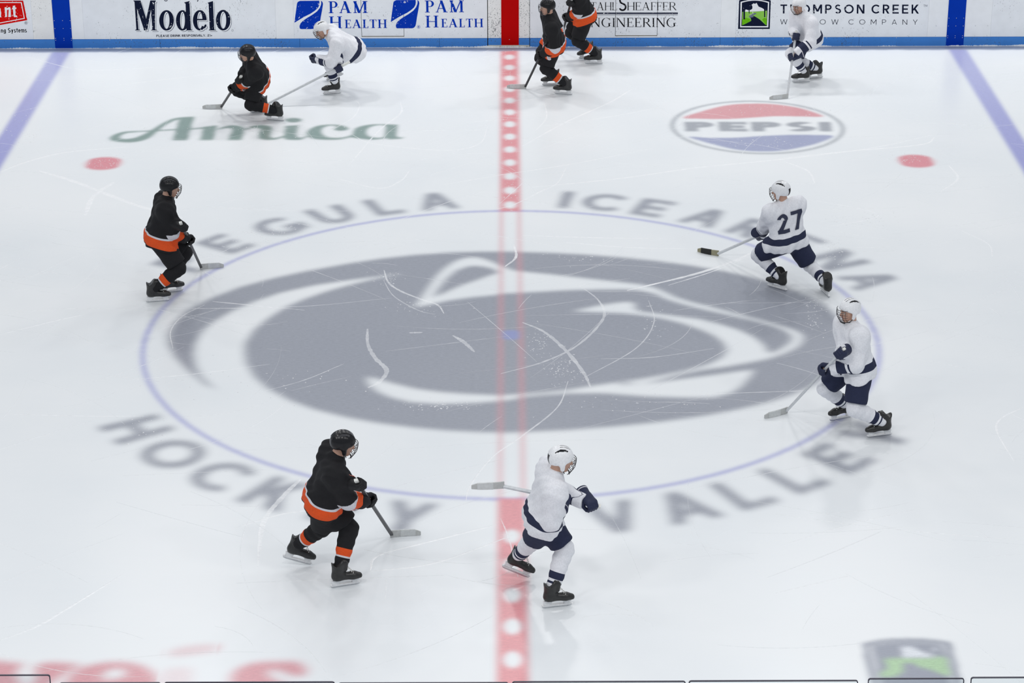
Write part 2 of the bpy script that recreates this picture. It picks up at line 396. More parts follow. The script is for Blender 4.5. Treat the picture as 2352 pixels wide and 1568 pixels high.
ear = px_poly([(1705, 432), (1745, 375), (1790, 310), (1835, 245), (1885, 197), (1940, 160), (2000, 138), (2060, 131), (2120, 142), (2180, 165), (2250, 195), (2320, 218)], **Z1) \
    + px_poly([(50, 208), (150, 221), (300, 235), (500, 258), (700, 280), (850, 297), (930, 318), (1000, 348), (1050, 373), (1150, 403), (1300, 440), (1450, 480), (1600, 520), (1720, 555), (1785, 580), (1814, 605), (1808, 640), (1780, 672), (1700, 710), (1600, 742), (1480, 765), (1350, 788), (1200, 808), (1060, 838), (960, 865), (885, 884), (760, 895), (600, 912), (560, 930), (700, 953), (900, 967), (1100, 973), (1280, 972), (1370, 950), (1440, 910), (1490, 855), (1522, 806), (1400, 822), (1250, 843), (1100, 862), (960, 880), (890, 888), (700, 884), (850, 862), (950, 845), (1100, 815), (1250, 775), (1330, 735), (1362, 690), (1340, 645), (1290, 605), (1210, 570), (1100, 530), (980, 500), (860, 480), (740, 467), (600, 462), (430, 456), (600, 420), (700, 406), (775, 399), (806, 414), (803, 438), (830, 458), (900, 466), (1050, 486), (1200, 505), (1320, 535), (1430, 570), (1520, 612), (1580, 660), (1600, 700), (1618, 712), (1680, 685), (1738, 645), (1752, 612), (1735, 590), (1690, 562), (1550, 520), (1400, 485), (1250, 452), (1100, 415), (1000, 385), (930, 352), (850, 332), (750, 323), (600, 325), (400, 329), (200, 340), (0, 350)], **Z2) \
    + px_poly([(2200, 357), (2050, 371), (1900, 392), (1800, 415)], **Z1)
ear_in = px_poly([(1812, 376), (1840, 325), (1895, 258), (1955, 210), (2030, 184), (2100, 184), (2170, 198), (2215, 222), (2100, 262), (1980, 304), (1880, 348)], **Z1)
jaw = px_poly([(1418, 846), (1430, 893), (1480, 938), (1560, 972), (1680, 1000), (1850, 1012), (2050, 1006), (2200, 995), (2340, 978)], **Z1) \
    + px_poly([(100, 972), (250, 957), (400, 948), (560, 945), (700, 950), (720, 880), (550, 905), (400, 930), (250, 945), (100, 956), (0, 962)], **Z2) \
    + px_poly([(2200, 961), (2000, 952), (1850, 941), (1700, 920), (1560, 886), (1480, 862)], **Z1)
mk = Mask(*bounds([outer]))
mk.add(outer); mk.add(ear, 0.0); mk.add(ear_in); mk.add(jaw, 0.0)
lay('center_emblem', mk, P_GREY, 0.95, 2, 'grey oval emblem with white animal head lines painted under the center ice')
# --- lettering around the circle
def arc_text(txt, angs, top, name, label):
    polys = []
    H = 0.72; R0 = 5.08
    for ch, a in zip(txt, angs):
        P, adv = sans(ch, .225)
        for p in P:
            q = []
            n = len(p)
            for i in range(n):
                for t in np.arange(4) / 4:
                    x, y = np.array(p[i]) * (1 - t) + np.array(p[(i + 1) % n]) * t
                    x = (x - adv / 2) * H * 1.02; y = (y - .5) * H
                    r = R0 + (y if top else -y)
                    th = math.radians(a) + (-x if top else x) / R0
                    q.append((r * math.cos(th), r * math.sin(th)))
            polys.append(q)
    m = Mask(*bounds(polys))
    for p in polys: m.add(p)
    lay(name, m, P_GREY, 0.93, 2, label)
arc_text('PEGULA', (150, 140.2, 129.3, 119.8, 110.7, 102), True, 'ice_lettering', 'grey capital word curved over the upper left of the circle')
arc_text('ICE', (80.9, 74.6, 66.4), True, 'ice_lettering', 'short grey capital word curved over the top of the circle')
arc_text('ARENA', (57, 48.4, 39.4, 30.2, 21), True, 'ice_lettering', 'grey capital word curved over the upper right of the circle')
arc_text('HOCKEY', (-147.4, -138, -128.8, -120, -111, -102.6), False, 'ice_lettering', 'grey capital word curved under the lower left of the circle')
arc_text('VALLEY', (-77.8, -68.7, -60.6, -52.8, -44.3, -35.6), False, 'ice_lettering', 'grey capital word curved under the lower right of the circle')
# --- circle
m = Mask(-4.7, -4.7, 4.7, 4.7).fn(lambda X, Y: np.abs(np.hypot(X, Y) - (RC - .025)) < .028)
lay('center_circle', m, P_RING, 0.92, 1, 'thin blue center circle line')
# --- red center line with the row of white ovals, two thin stripes across the emblem
ovals = [12.333 - .628 * k for k in range(13)] + [-5.402 - .6255 * k for k in range(12)]
def redline(X, Y):
    inl = np.abs(X) < .1524
    r = np.hypot(X, Y) < RC - .05
    k = inl & ~r
    for oy in ovals: k &= ~((X / .088) ** 2 + ((Y - oy) / .155) ** 2 < 1)
    side = inl & r & (np.abs(X) > .1) & (np.abs(X) < .148)
    return np.where(k, 1.0, np.where(side, .62, 0)) * (Y < YB)
m = Mask(-.17, -12.9, .17, YB).fn(redline)
lay('red_line', m, P_RED, 0.93, 1, 'red center line with a row of white ovals')
m = Mask(-.11, -.2, .11, .2).fn(lambda X, Y: (np.hypot(X, Y) < .155) & (np.abs(X) < .1))
lay('center_dot', m, s2l(150, 158, 205), .9, 1, 'small pale blue center dot')
# --- blue lines and dots
for sx in (-1, 1):
    m = Mask(sx * 7.781 - .17, -12.9, sx * 7.781 + .17, YB).fn(lambda X, Y: (np.abs(X - sx * 7.781) < .1524) & (Y < YB))
    lay('blue_line', m, P_BLUE, np.interp(GY0 + np.arange(m.j0, m.j1) * GH, (5, 12.5), (.96, .72))[:, None], 1, ('left' if sx < 0 else 'right') + ' blue line across the ice')
    cx, cy = sx * 6.116, 6.698
    def dot(X, Y):
        e = np.hypot(X - cx, Y - cy)
        return np.where(e < .3048, np.where(np.abs(X - cx) < .235, 1.0, .3), 0)
    m = Mask(cx - .35, cy - .35, cx + .35, cy + .35).fn(dot)
    lay('face_off_dot', m, s2l(222, 138, 148), .93, 1, ('left' if sx < 0 else 'right') + ' red face-off dot')
# --- green script
ZA = dict(X0=240, Y0=250, k=3.36)
def brush(pts, wid):                                      # stroke of varying width on the ice, from a traced centre line
    g = smooth_line([gnd(240 + u / 3.36, 250 + v / 3.36)[:2] for u, v in pts], 8)
    ww = np.interp(np.linspace(0, 1, len(g)), np.linspace(0, 1, len(wid)), wid)
    t = np.gradient(g, axis=0); t /= np.linalg.norm(t, axis=1)[:, None] + 1e-9; n = np.stack([-t[:, 1], t[:, 0]], 1) * ww[:, None] / 2
    return [[g[i] + n[i], g[i + 1] + n[i + 1], g[i + 1] - n[i + 1], g[i] - n[i]] for i in range(len(g) - 1)]
script = brush([(690, 62), (560, 76), (470, 112), (390, 165), (330, 205), (260, 235), (180, 245), (105, 240), (80, 225), (100, 203), (160, 182), (250, 175)], (.05, .1, .1, .13, .2, .2, .16, .17, .14, .1, .06)) \
    + brush([(240, 175), (400, 168), (560, 159), (680, 154), (770, 146), (860, 133)], (.05, .06, .06, .06, .08, .1))
script += [px_poly(q, **ZA) for q in (
    [(575, 75), (695, 60), (640, 243), (525, 243)],
    [(765, 137), (872, 128), (840, 242), (735, 242)],
    [(865, 162), (900, 142), (975, 125), (1045, 129), (1082, 148), (1060, 242), (952, 242), (985, 158), (950, 146), (900, 156)],
    [(1078, 160), (1140, 130), (1220, 122), (1285, 134), (1296, 155), (1278, 210), (1300, 226), (1350, 217), (1392, 203), (1390, 216), (1330, 236), (1250, 242), (1190, 228), (1190, 200), (1205, 155), (1165, 146), (1100, 160)],
    [(1395, 131), (1500, 125), (1480, 212), (1515, 224), (1570, 205), (1590, 206), (1510, 240), (1400, 239), (1382, 222)])]
script += [px_poly(smooth_poly(q, 4), **ZA) for q in (
    [(1392, 88), (1410, 76), (1457, 69), (1505, 74), (1522, 86), (1505, 99), (1457, 105), (1410, 100)],
    [(1560, 195), (1578, 160), (1640, 131), (1740, 120), (1830, 127), (1886, 150), (1860, 166), (1805, 169), (1765, 157), (1795, 139), (1745, 129), (1692, 145), (1675, 175), (1700, 207), (1760, 222), (1850, 218), (1890, 208), (1890, 220), (1820, 236), (1700, 239), (1600, 228)],
    [(1880, 214), (1915, 195), (1932, 152), (2010, 126), (2110, 117), (2170, 122), (2090, 129), (2038, 150), (2022, 185), (2052, 215), (2130, 222), (2185, 206), (2190, 222), (2080, 238), (1975, 231)])]
script += [px_poly([(2105, 117), (2262, 121), (2253, 206), (2275, 221), (2315, 218), (2290, 231), (2195, 236), (2160, 216), (2168, 130)], **ZA)]
m = Mask(*bounds(script))
for q in script: m.add(q)
lay('ice_lettering', m, P_GREEN, .93, 1, 'green brush script word painted on the ice, far left')
# --- round cola emblem
ZP = dict(X0=1500, Y0=200, k=4.704)
pc = np.array([3.888, 8.41]); pr = 1.362
m = Mask(pc[0] - 1.45, pc[1] - 1.45, pc[0] + 1.45, pc[1] + 1.45).fn(lambda X, Y: np.abs(np.hypot(X - pc[0], Y - pc[1]) - pr + .03) < .032)
lay('emblem_ring', m, s2l(165, 170, 176), .9, 1, 'thin grey ring of the round emblem')
q = px_poly(smooth_poly([(325, 332), (480, 275), (780, 198), (1060, 178), (1320, 186), (1600, 230), (1840, 316), (1600, 317), (1320, 315), (1100, 328), (800, 345), (500, 342)], 4), **ZP)
m = Mask(*bounds([q])).add(q); lay('emblem_red_cap', m, s2l(218, 150, 156), .9, 1, 'faded red upper part of the round emblem')
q = px_poly(smooth_poly([(385, 536), (600, 547), (900, 545), (1200, 526), (1500, 515), (1750, 517), (1950, 528), (1800, 600), (1600, 650), (1400, 685), (1180, 696), (900, 676), (600, 605)], 4), **ZP)
m = Mask(*bounds([q])).add(q); lay('emblem_blue_cap', m, s2l(158, 164, 196), .92, 1, 'faded blue lower part of the round emblem')
pp = []
for ch, u0, u1 in (('P', 335, 665), ('E', 700, 1022), ('P', 1055, 1388), ('S', 1418, 1755), ('I', 1785, 1920)):
    P, adv = sans(ch, .3 if ch != 'I' else .7)
    for p in P: pp.append(px_poly([(u0 + x / adv * (u1 - u0) + (1 - y) * 14, 478 - y * 103) for x, y in p], **ZP))
m = Mask(*bounds(pp))
for q in pp: m.add(q)
lay('ice_lettering', m, s2l(158, 162, 170), .9, 1, 'grey bold capitals across the round emblem')
# --- red word cut by the lower left frame edge
ZV = dict(X0=0, Y0=1400, k=2.94)
vo = [[(-120, 355), (60, 353), (150, 362), (152, 386), (120, 402), (113, 440), (132, 475), (150, 520), (120, 600), (-60, 600)],
      [(242, 372), (350, 354), (520, 364), (527, 386), (470, 412), (345, 500), (250, 600), (130, 600), (215, 494), (238, 450)],
      [(1130, 290), (1200, 256), (1350, 234), (1466, 236), (1462, 276), (1350, 300), (1180, 316)],
      [(1556, 520), (1568, 430), (1620, 386), (1720, 354), (1850, 350), (2000, 347), (2060, 384), (2072, 422), (2040, 452), (1980, 447), (1900, 420), (1832, 402), (1812, 430), (1850, 465), (1960, 510), (2000, 560), (1900, 610), (1650, 610)]]
vf = [[(1096, 404), (1200, 385), (1296, 390), (1300, 430), (1290, 600), (1080, 600)]]
o_out = [(425, 540), (440, 490), (480, 432), (560, 386), (680, 358), (800, 350), (920, 364), (1010, 400), (1056, 450), (1062, 520), (1020, 600), (700, 640), (480, 600)]
o_in = [(690, 452), (722, 415), (780, 398), (850, 412), (838, 445), (780, 466), (715, 470)]
polys = [px_poly(smooth_poly(q, 3), **ZV) for q in vo]
bo = px_poly(smooth_poly(o_out, 3), **ZV)
m = Mask(*bounds(polys + [bo])); m.add(bo); m.add(px_poly(smooth_poly(o_in, 3), **ZV), 0.0)
for q in polys: m.add(q)
wear = np.ones((m.j1 - m.j0, m.i1 - m.i0)); i_a = int((gnd(380, 1500)[0] - GX0) / GH) - m.i0; i_b = int((gnd(505, 1500)[0] - GX0) / GH) - m.i0; wear[:, i_a:i_b] = .45
lay('ice_lettering', m, s2l(216, 150, 158), .92, 2, 'big faded red letters cut by the lower edge of the view', wear)
q = px_poly(vf[0], **ZV); m = Mask(*bounds([q])).add(q); lay('ice_lettering', m, s2l(226, 180, 186), .35, 2, 'worn pale stem of a red letter')
# --- framed green emblem at the lower right
ZE = dict(X0=1900, Y0=1400, k=5.2035)
fr = px_poly([(415, 402), (520, 378), (650, 356), (800, 345), (950, 340), (1120, 344), (1300, 360), (1475, 386), (1540, 620), (1600, 874), (1620, 960), (545, 960), (500, 740), (450, 560)], **ZE)
fi = px_poly([(470, 425), (640, 388), (800, 376), (950, 370), (1250, 386), (1420, 405), (1480, 640), (1540, 900), (1550, 940), (600, 940), (560, 740), (510, 560)], **ZE)
fd = px_poly([(540, 425), (700, 398), (950, 384), (1250, 402), (1380, 420), (1440, 640), (1490, 940), (650, 940), (610, 740), (570, 560)], **ZE)
m = Mask(*bounds([fr])); m.add(fr); m.add(fi, .35); m.add(fd, .85)
lay('emblem_frame', m, s2l(128, 134, 152), .97, 1, 'grey arched frame of the landscape emblem')
q = px_poly(smooth_poly([(690, 588), (850, 575), (1000, 568), (1200, 566), (1420, 566), (1440, 640), (1470, 780), (1380, 775), (1250, 720), (1100, 680), (1000, 630), (900, 650), (920, 710), (860, 770), (760, 800), (640, 805), (650, 740), (720, 700), (700, 640)], 3), **ZE)
m = Mask(*bounds([q])).add(q); lay('emblem_lawn', m, s2l(176, 208, 168), .97, 1, 'pale green lawn of the landscape emblem')
q = px_poly([(870, 450), (940, 436), (1020, 440), (1080, 480), (1180, 515), (1320, 555), (1180, 566), (880, 568), (910, 510)], **ZE)
q2 = px_poly(smooth_poly([(1250, 470), (1270, 452), (1300, 455), (1310, 478), (1285, 490), (1258, 488)], 3), **ZE)
m = Mask(*bounds([q])).add(q).add(q2); lay('emblem_sky', m, s2l(228, 232, 238), .95, 1)
q = [tuple(gnd(x, y)[:2]) for x, y in ((1142, 1086), (1105, 1101), (1098, 1108), (1120, 1125), (1142, 1131), (1160, 1110))]

# ------------------------------------------------------------------ the ice floor and its painted patches
fl = MB().add([(-15, -13.6, 0), (15, -13.6, 0), (15, YB, 0), (-15, YB, 0), (-15, -13.6, -.15), (15, -13.6, -.15), (15, YB, -.15), (-15, YB, -.15)],
              [(0, 1, 2, 3), (7, 6, 5, 4), (0, 4, 5, 1), (1, 5, 6, 2), (2, 6, 7, 3), (3, 7, 4, 0)])
floor = struct(fl.build('floor', ICE)); floor['label'] = 'white ice sheet of a hockey rink'; set_attr(floor, 'paint', np.zeros((8, 4)), 'COLOR')
def patch(name, i0, j0, vis, label, z):
    v = vis.copy(); cells = v[:-1, :-1] | v[1:, :-1] | v[:-1, 1:] | v[1:, 1:]
    J, I = np.nonzero(cells)
    ny, nx = vis.shape
    ids = np.stack([J * nx + I, J * nx + I + 1, (J + 1) * nx + I + 1, (J + 1) * nx + I], 1)
    u, inv = np.unique(ids.ravel(), return_inverse=True)
    vj, vi = u // nx + j0, u % nx + i0
    V = np.stack([GX0 + vi * GH, GY0 + vj * GH, np.full(len(u), z)], 1)
    V[:, 1] = np.minimum(V[:, 1], YB - .001)
    o = quad_mesh(name, V, inv.reshape(-1, 4), ICE, floor)
    set_attr(o, 'paint', PAINT[vj, vi], 'COLOR')
    if label: o['label'] = label
for k, (nm, i0, j0, vis, lb) in enumerate(PATCHES):
    patch(nm, i0, j0, vis, lb, 0.00004 + 0.000008 * k)

# skate cuts: thin ribbons of scraped snow that lighten what lies under them
def under(P):
    i = np.clip(((P[:, 0] - GX0) / GH).round().astype(int), 0, GNX - 1); j = np.clip(((P[:, 1] - GY0) / GH).round().astype(int), 0, GNY - 1)
    return PAINT[j, i]
class Cuts:
    def __init__(s, z, dz): s.V = []; s.F = []; s.c = []; s.z = z; s.dz = dz
    def line(s, P, wid, strength):
        n0 = len(s.V); P = np.asarray(P); s.z += s.dz
        t = np.gradient(P, axis=0); t /= np.linalg.norm(t, axis=1)[:, None] + 1e-9; nn = np.stack([-t[:, 1], t[:, 0]], 1)
        e = np.sin(np.linspace(0.12, math.pi - .12, len(P))) ** .5
        ww = wid * e * (0.75 + 0.5 * rng.random(len(P)))
        u = under(P); base = u[:, :3] * u[:, 3:] + ICE_TONE * (1 - u[:, 3:])
        k = (strength * (.6 + .4 * rng.random(len(P))))[:, None]; col = base * (1 - k) + np.array([.95, .955, .965]) * k
        for i in range(len(P)):
            for sg, z in ((-1, 0), (-1, 1), (1, 1), (1, 0)):     # a low bank of snow: two sides and a top
                q = P[i] + nn[i] * ww[i] * .5 * sg * (1.15 - .15 * z)
                s.V.append((q[0], min(q[1], YB - .002), s.z * z)); s.c.append((*col[i], 1.0))
        for i in range(len(P) - 1):
            for k in range(3): a = n0 + 4 * i + k; s.F.append((a, a + 1, a + 5, a + 4))
    def build(s, name, label, stuff=False):
        V = np.array(s.V); o = quad_mesh(name, V, np.array(s.F), ICE, floor, False); set_attr(o, 'paint', np.array(s.c), 'COLOR'); o['label'] = label
        if stuff: o['kind'] = 'stuff'
traced = [
 ([(0, 395), (60, 372), (150, 350), (290, 337)], .035, .8), ([(90, 392), (180, 420), (310, 470), (420, 500)], .07, .8), ([(195, 495), (215, 450), (262, 418)], .07, .8),
 ([(775, 410), (870, 432), (920, 415), (940, 392)], .025, .8), ([(1300, 385), (1280, 420), (1240, 440), (1180, 470), (1140, 480)], .02, .8),
 ([(1010, 425), (1130, 405), (1320, 375), (1500, 340)], .02, .7), ([(1220, 430), (1420, 410), (1600, 385), (1800, 365), (2000, 340), (2140, 310)], .03, .9),
 ([(2147, 315), (2115, 332), (1950, 347), (1800, 362)], .03, .9), ([(2180, 380), (2200, 410), (2160, 440)], .03, .8), ([(1800, 370), (1855, 392), (1872, 420)], .03, .8),
 ([(1870, 460), (1990, 482), (2010, 500), (1900, 520)], .025, .6), ([(2210, 530), (2270, 560), (2280, 590)], .02, .7), ([(1120, 290), (1100, 330), (1020, 345), (860, 330), (810, 310)], .02, .8),
 ([(920, 235), (920, 260), (870, 300), (800, 380)], .03, .6), ([(740, 235), (818, 232), (815, 265), (760, 300)], .02, .6), ([(1250, 235), (1255, 270), (1230, 300)], .02, .7),
 ([(1200, 335), (1300, 280), (1400, 235), (1450, 205)], .03, .8), ([(1240, 290), (1400, 268), (1520, 245)], .02, .7),
 ([(1440, 667), (1600, 628), (1690, 597), (1745, 570)], .045, .9), ([(1535, 655), (1640, 622), (1720, 588)], .018, .8),
 ([(882, 620), (892, 648), (920, 668), (965, 686), (1005, 700), (1020, 720)], .03, .62), ([(844, 755), (845, 790), (862, 822), (888, 850), (872, 876), (845, 890)], .05, .5),
 ([(1200, 740), (1250, 762), (1300, 805), (1340, 855), (1357, 890)], .045, .5), ([(1330, 655), (1375, 690), (1386, 730), (1330, 790), (1250, 830), (1150, 858)], .03, .45),
 ([(1490, 690), (1502, 740), (1460, 800), (1340, 868)], .015, .5), ([(1380, 824), (1500, 820), (1640, 800)], .012, .6), ([(1305, 875), (1280, 935), (1200, 1000), (1130, 1050), (1080, 1115), (1070, 1150)], .02, .6),
 ([(488, 692), (540, 697), (700, 712)], .025, .5), ([(320, 706), (480, 708), (700, 703), (900, 684)], .014, .5), ([(397, 800), (392, 760), (420, 725), (470, 700)], .014, .6),
 ([(300, 872), (450, 858), (620, 836)], .014, .6), ([(600, 900), (700, 872), (790, 835)], .012, .5), ([(0, 950), (200, 955), (330, 955)], .02, .5), ([(0, 768), (120, 738), (200, 720)], .02, .6),
 ([(1200, 540), (1350, 545), (1530, 548)], .02, .8), ([(1290, 556), (1450, 568), (1592, 571)], .02, .8), ([(2350, 935), (2300, 960), (2290, 990), (2330, 1060)], .02, .8),
 ([(592, 1300), (605, 1200), (650, 1140), (690, 1100)], .05, .6), ([(540, 1212), (640, 1182), (720, 1170)], .025, .6), ([(850, 1310), (870, 1275), (1000, 1240), (1140, 1205)], .03, .6),
 ([(850, 1312), (1000, 1292), (1180, 1228)], .025, .6), ([(0, 1470), (80, 1440), (150, 1400), (280, 1320)], .03, .5), ([(1800, 1250), (1950, 1205), (2100, 1170)], .012, .6),
 ([(1780, 1362), (1950, 1322)], .012, .6), ([(1780, 1180), (2050, 1215), (2352, 1240)], .012, .6), ([(1040, 770), (1065, 785), (1090, 808)], .05, .5), ([(1180, 560), (1185, 590), (1160, 612)], .03, .8),
 ([(940, 764), (970, 763)], .04, .5), ([(1190, 1325), (1170, 1240), (1150, 1190)], .015, .6), ([(1145, 470), (1190, 430), (1200, 420)], .015, .6), ([(880, 642), (905, 680), (960, 712), (1000, 722)], .014, .45),
 ([(2000, 720), (2100, 726)], .012, .6), ([(1550, 908), (1700, 902), (1900, 893), (2010, 870)], .014, .6), ([(230, 200), (400, 180), (520, 165)], .02, .7), ([(60, 130), (200, 160), (420, 150)], .03, .5)]
bold = Cuts(.0004, 4e-6)
for pts, wd, st in traced:
    bold.line(smooth_line([gnd(x, y)[:2] for x, y in pts], 12), wd, st)
bold.build('skate_cuts', 'curved white skate cuts scraped into the ice', True)
vec2 = lambda a: np.array([math.cos(a), math.sin(a)])
fine = Cuts(.0006, 1e-6)
for _ in range(420):
    x, y = rng.uniform(-8.6, 8.6), rng.uniform(-8.3, 12.6); a = rng.uniform(0, 2 * math.pi); a = a if rng.random() < .3 else rng.normal(0, .5)
    L = rng.uniform(.3, 2.6); k = rng.normal(0, .5); pts = []
    for t in np.linspace(0, 1, 14):
        pts.append((x, y)); x += math.cos(a) * L / 13; y += math.sin(a) * L / 13; a += k / 13
    fine.line(np.array(pts), rng.uniform(.005, .012), rng.uniform(.25, .6))
for x, y, sx, sy, n in ((1238, 785, 22, 30, 60), (1295, 845, 35, 30, 90), (1010, 930, 80, 12, 80), (960, 700, 60, 22, 50), (1500, 735, 40, 50, 40), (890, 640, 25, 12, 40), (1870, 720, 20, 50, 60), (1340, 590, 90, 15, 40),
                        (640, 525, 90, 22, 90), (560, 550, 60, 25, 50), (1172, 430, 20, 60, 50), (1905, 565, 40, 18, 60), (1960, 500, 90, 15, 50), (1170, 240, 20, 100, 60), (240, 375, 45, 12, 50), (60, 300, 40, 50, 60), (1740, 255, 120, 15, 50), (1740, 330, 110, 14, 70),
                        (600, 300, 250, 18, 80), (900, 124, 400, 6, 120), (1700, 122, 400, 6, 120), (1880, 600, 60, 20, 40), (330, 990, 60, 25, 30), (2090, 365, 40, 10, 40), (640, 870, 200, 40, 40), (1450, 930, 150, 20, 40)):
    for _ in range(n):
        c = gnd(x + rng.normal(0, sx * .6), min(max(y + rng.normal(0, sy * .6), 116), 1560))[:2]; a = rng.uniform(0, 6.28); L = rng.uniform(.004, .014)
        fine.line(np.array([c - L * vec2(a), c, c + L * vec2(a)]), rng.uniform(.008, .022), rng.uniform(.5, .95))
fine.build('fine_scratches', 'hair-thin scratches and snow crumbs all over the ice', True)

# ------------------------------------------------------------------ far boards: kick plate, panels, gates, stripes and prints
KZ = 0.163
wall = struct(MB().box((-12.5, YB + .02, 0), (12.5, YB + .16, 1.05)).build('wall_back', GAP)); wall['label'] = 'rink boards along the far side'
def wx(px, py=60): return atY(px, py, YB)[0]
def slab(name, x0, x1, z0, z1, mat, parent, y=0.0, th=.02, label=None):
    o = MB().box((x0, YB - y, z0), (x1, YB - y + th, z1)).build(name, mat, parent)
    if label: o['label'] = label
    return o
xs_ = {k: wx(k) for k in (75, 123, 164, 192, 634, 675, 830, 928, 1120, 1151, 1192, 1217, 1413, 1510, 1655, 1690, 2131, 2175, 2216, 2276)}
GT = 1.05
# panel faces (white ad panels, cream dividers); the three gates are separate
PAN = [(-12.5, xs_[75], WHITE), (xs_[75], xs_[123], CREAM), (xs_[123], xs_[192], WHITE2), (xs_[192], xs_[634], WHITE), (xs_[634], xs_[675], WHITE2),
       (xs_[675], xs_[830], WHITE), (xs_[928], xs_[1120] - .006, WHITE), (xs_[1217], xs_[1413], WHITE), (xs_[1510], xs_[1655], WHITE), (xs_[1655], xs_[1690], WHITE2),
       (xs_[1690], xs_[2131], WHITE), (xs_[2131], xs_[2276], WHITE2), (xs_[2276], 12.5, WHITE)]
for a, b, mt in PAN: slab('board_panel', a + .0006, b - .0006, KZ, GT, mt, wall)
kx = [-12.5, wx(-60), wx(365), wx(687), wx(1009), xs_[1120] - .006, None, xs_[1217] + .002, wx(1655), wx(1975), wx(2400), 12.5]
for a, b in zip(kx[:-1], kx[1:]):
    if a is None or b is None: continue
    slab('kick_plate', a + .002, b - .002, 0, KZ - .003, KICK, wall, y=.006, th=.026)
for a, b in ((xs_[830], xs_[928]), (xs_[1413], xs_[1510])):
    slab('board_panel', a, b, KZ, KZ + .028, WHITE, wall)
MB().box((-12.5, YB - .02, 1.05), (12.5, YB + .18, 1.085)).build('cap_rail', KICK, wall)
def gate(n, a, b, z0, kick, label, cream=False):
    d = struct(empty('door_%d' % n, ((a + b) / 2, YB, 0))); d['label'] = label
    g = .007
    def part(nm, mb, mt):
        o = mb.build(nm, mt, d); o.location = (-d.location.x, -d.location.y, 0); return o
    if kick:
        part('gate_panel', MB().box((a + g, YB, KZ), (b - g, YB + .02, GT)), SPOT)
        part('kick_plate', MB().box((a + g, YB - .006, .03), (b - g, YB + .02, KZ - .003)), KICK)
        part('sill', MB().box((a + g, YB - .022, .022), (b - g, YB + .01, .038)), SILL)
    else:
        part('gate_panel', MB().box((a + g, YB, z0), (b - g, YB + .02, GT)), WHITE)
        part('sill', MB().box((a + g, YB - .002, z0 - .011), (b - g, YB + .02, z0 - .004)), BRASSY)
gate(1, xs_[830], xs_[928], KZ + .042, False, 'player gate in the far boards under the blue lettering')
gate(2, xs_[1120], xs_[1217], .04, True, 'center gate in the far boards crossed by the red stripe')
gate(3, xs_[1413], xs_[1510], KZ + .042, False, 'player gate in the far boards under the black lettering')
for nm, px0, px1, mt, lb in (('blue_stripe', xs_[123], xs_[164], BLUE, 'left upright blue stripe on the boards'), ('red_stripe', xs_[1151], xs_[1192], RED, 'upright red stripe on the boards'), ('blue_stripe', xs_[2175], xs_[2216], BLUE, 'right upright blue stripe on the boards')):
    c = (px0 + px1) / 2
    slab(nm, c - .1524, c + .1524, .0, GT, mt, wall, y=.0085, th=.004, label=lb)
scr = MB().tube([(0, 0, 0), (0, -.003, 0)], .006, 8)
first = None
for px, zs in ((126, (.15, .185, .36, .5)), (145, (.15, .185, .36, .5)), (162, (.15, .185, .36, .5)), (2178, (.15, .185, .36, .5)), (2195, (.15, .185, .36, .5)), (2212, (.15, .185, .36, .5)),
               (1123, (.185, .4, .6)), (1148, (.185, .4, .6)), (1196, (.185, .4, .6)), (1214, (.185, .4, .6)), (1170, (.14,)), (2150, (.185, .36)), (2240, (.185, .36)), (2268, (.185, .36)), (700, (.15,)), (800, (.15,)), (960, (.15,)), (1060, (.15,)), (1460, (.15,)), (1560, (.15,)), (1610, (.15,)), (250, (.15,)), (300, (.15,)), (1800, (.15,)), (1900, (.15,)), (2060, (.15,))):
    for z in zs:
        if first is None: first = scr.build('screw', STEEL, wall); o = first
        else: o = first.copy(); COL.objects.link(o)
        o.location = (wx(px), YB - (.013 if px in (126, 145, 162, 1170, 2178, 2195, 2212) else .007), z)
# prints
def prints(name, polys, mat, parent, depth, label=None):
    """flat vinyl: outlines in photograph pixels put onto the board face"""
    mb = MB()
    for k, p in enumerate(polys):
        V = [atY(x, y, YB - depth - 1.5e-5 * (k % 37)) for x, y in p]
        mb.add(V, [tuple(range(len(V)))])
    o = mb.build(name, mat, parent)
    if label: o['label'] = label
    return o
def word(txt, style, wt, x0, y0, x1, y1, cap, lean=0.0, gap=.14, space=.4):
    """text whose baseline runs from (x0,y0) to (x1,y1), cap height in pixels, lean = sideways shift of the top"""
    P, wd = layout(txt, style, wt, None, gap, space)
    return [[(x0 + (x1 - x0) * x / wd + lean * y, y0 + (y1 - y0) * x / wd - cap * y) for x, y in p] for p in P]
def tr(pts, X0, Y0, k, dx=0, dy=0): return [(X0 + (u + dx) / k, Y0 + (v + dy) / k) for u, v in pts]
def strip(outer, inner): return [[outer[i], outer[(i + 1) % len(outer)], inner[(i + 1) % len(inner)], inner[i]] for i in range(len(outer))]
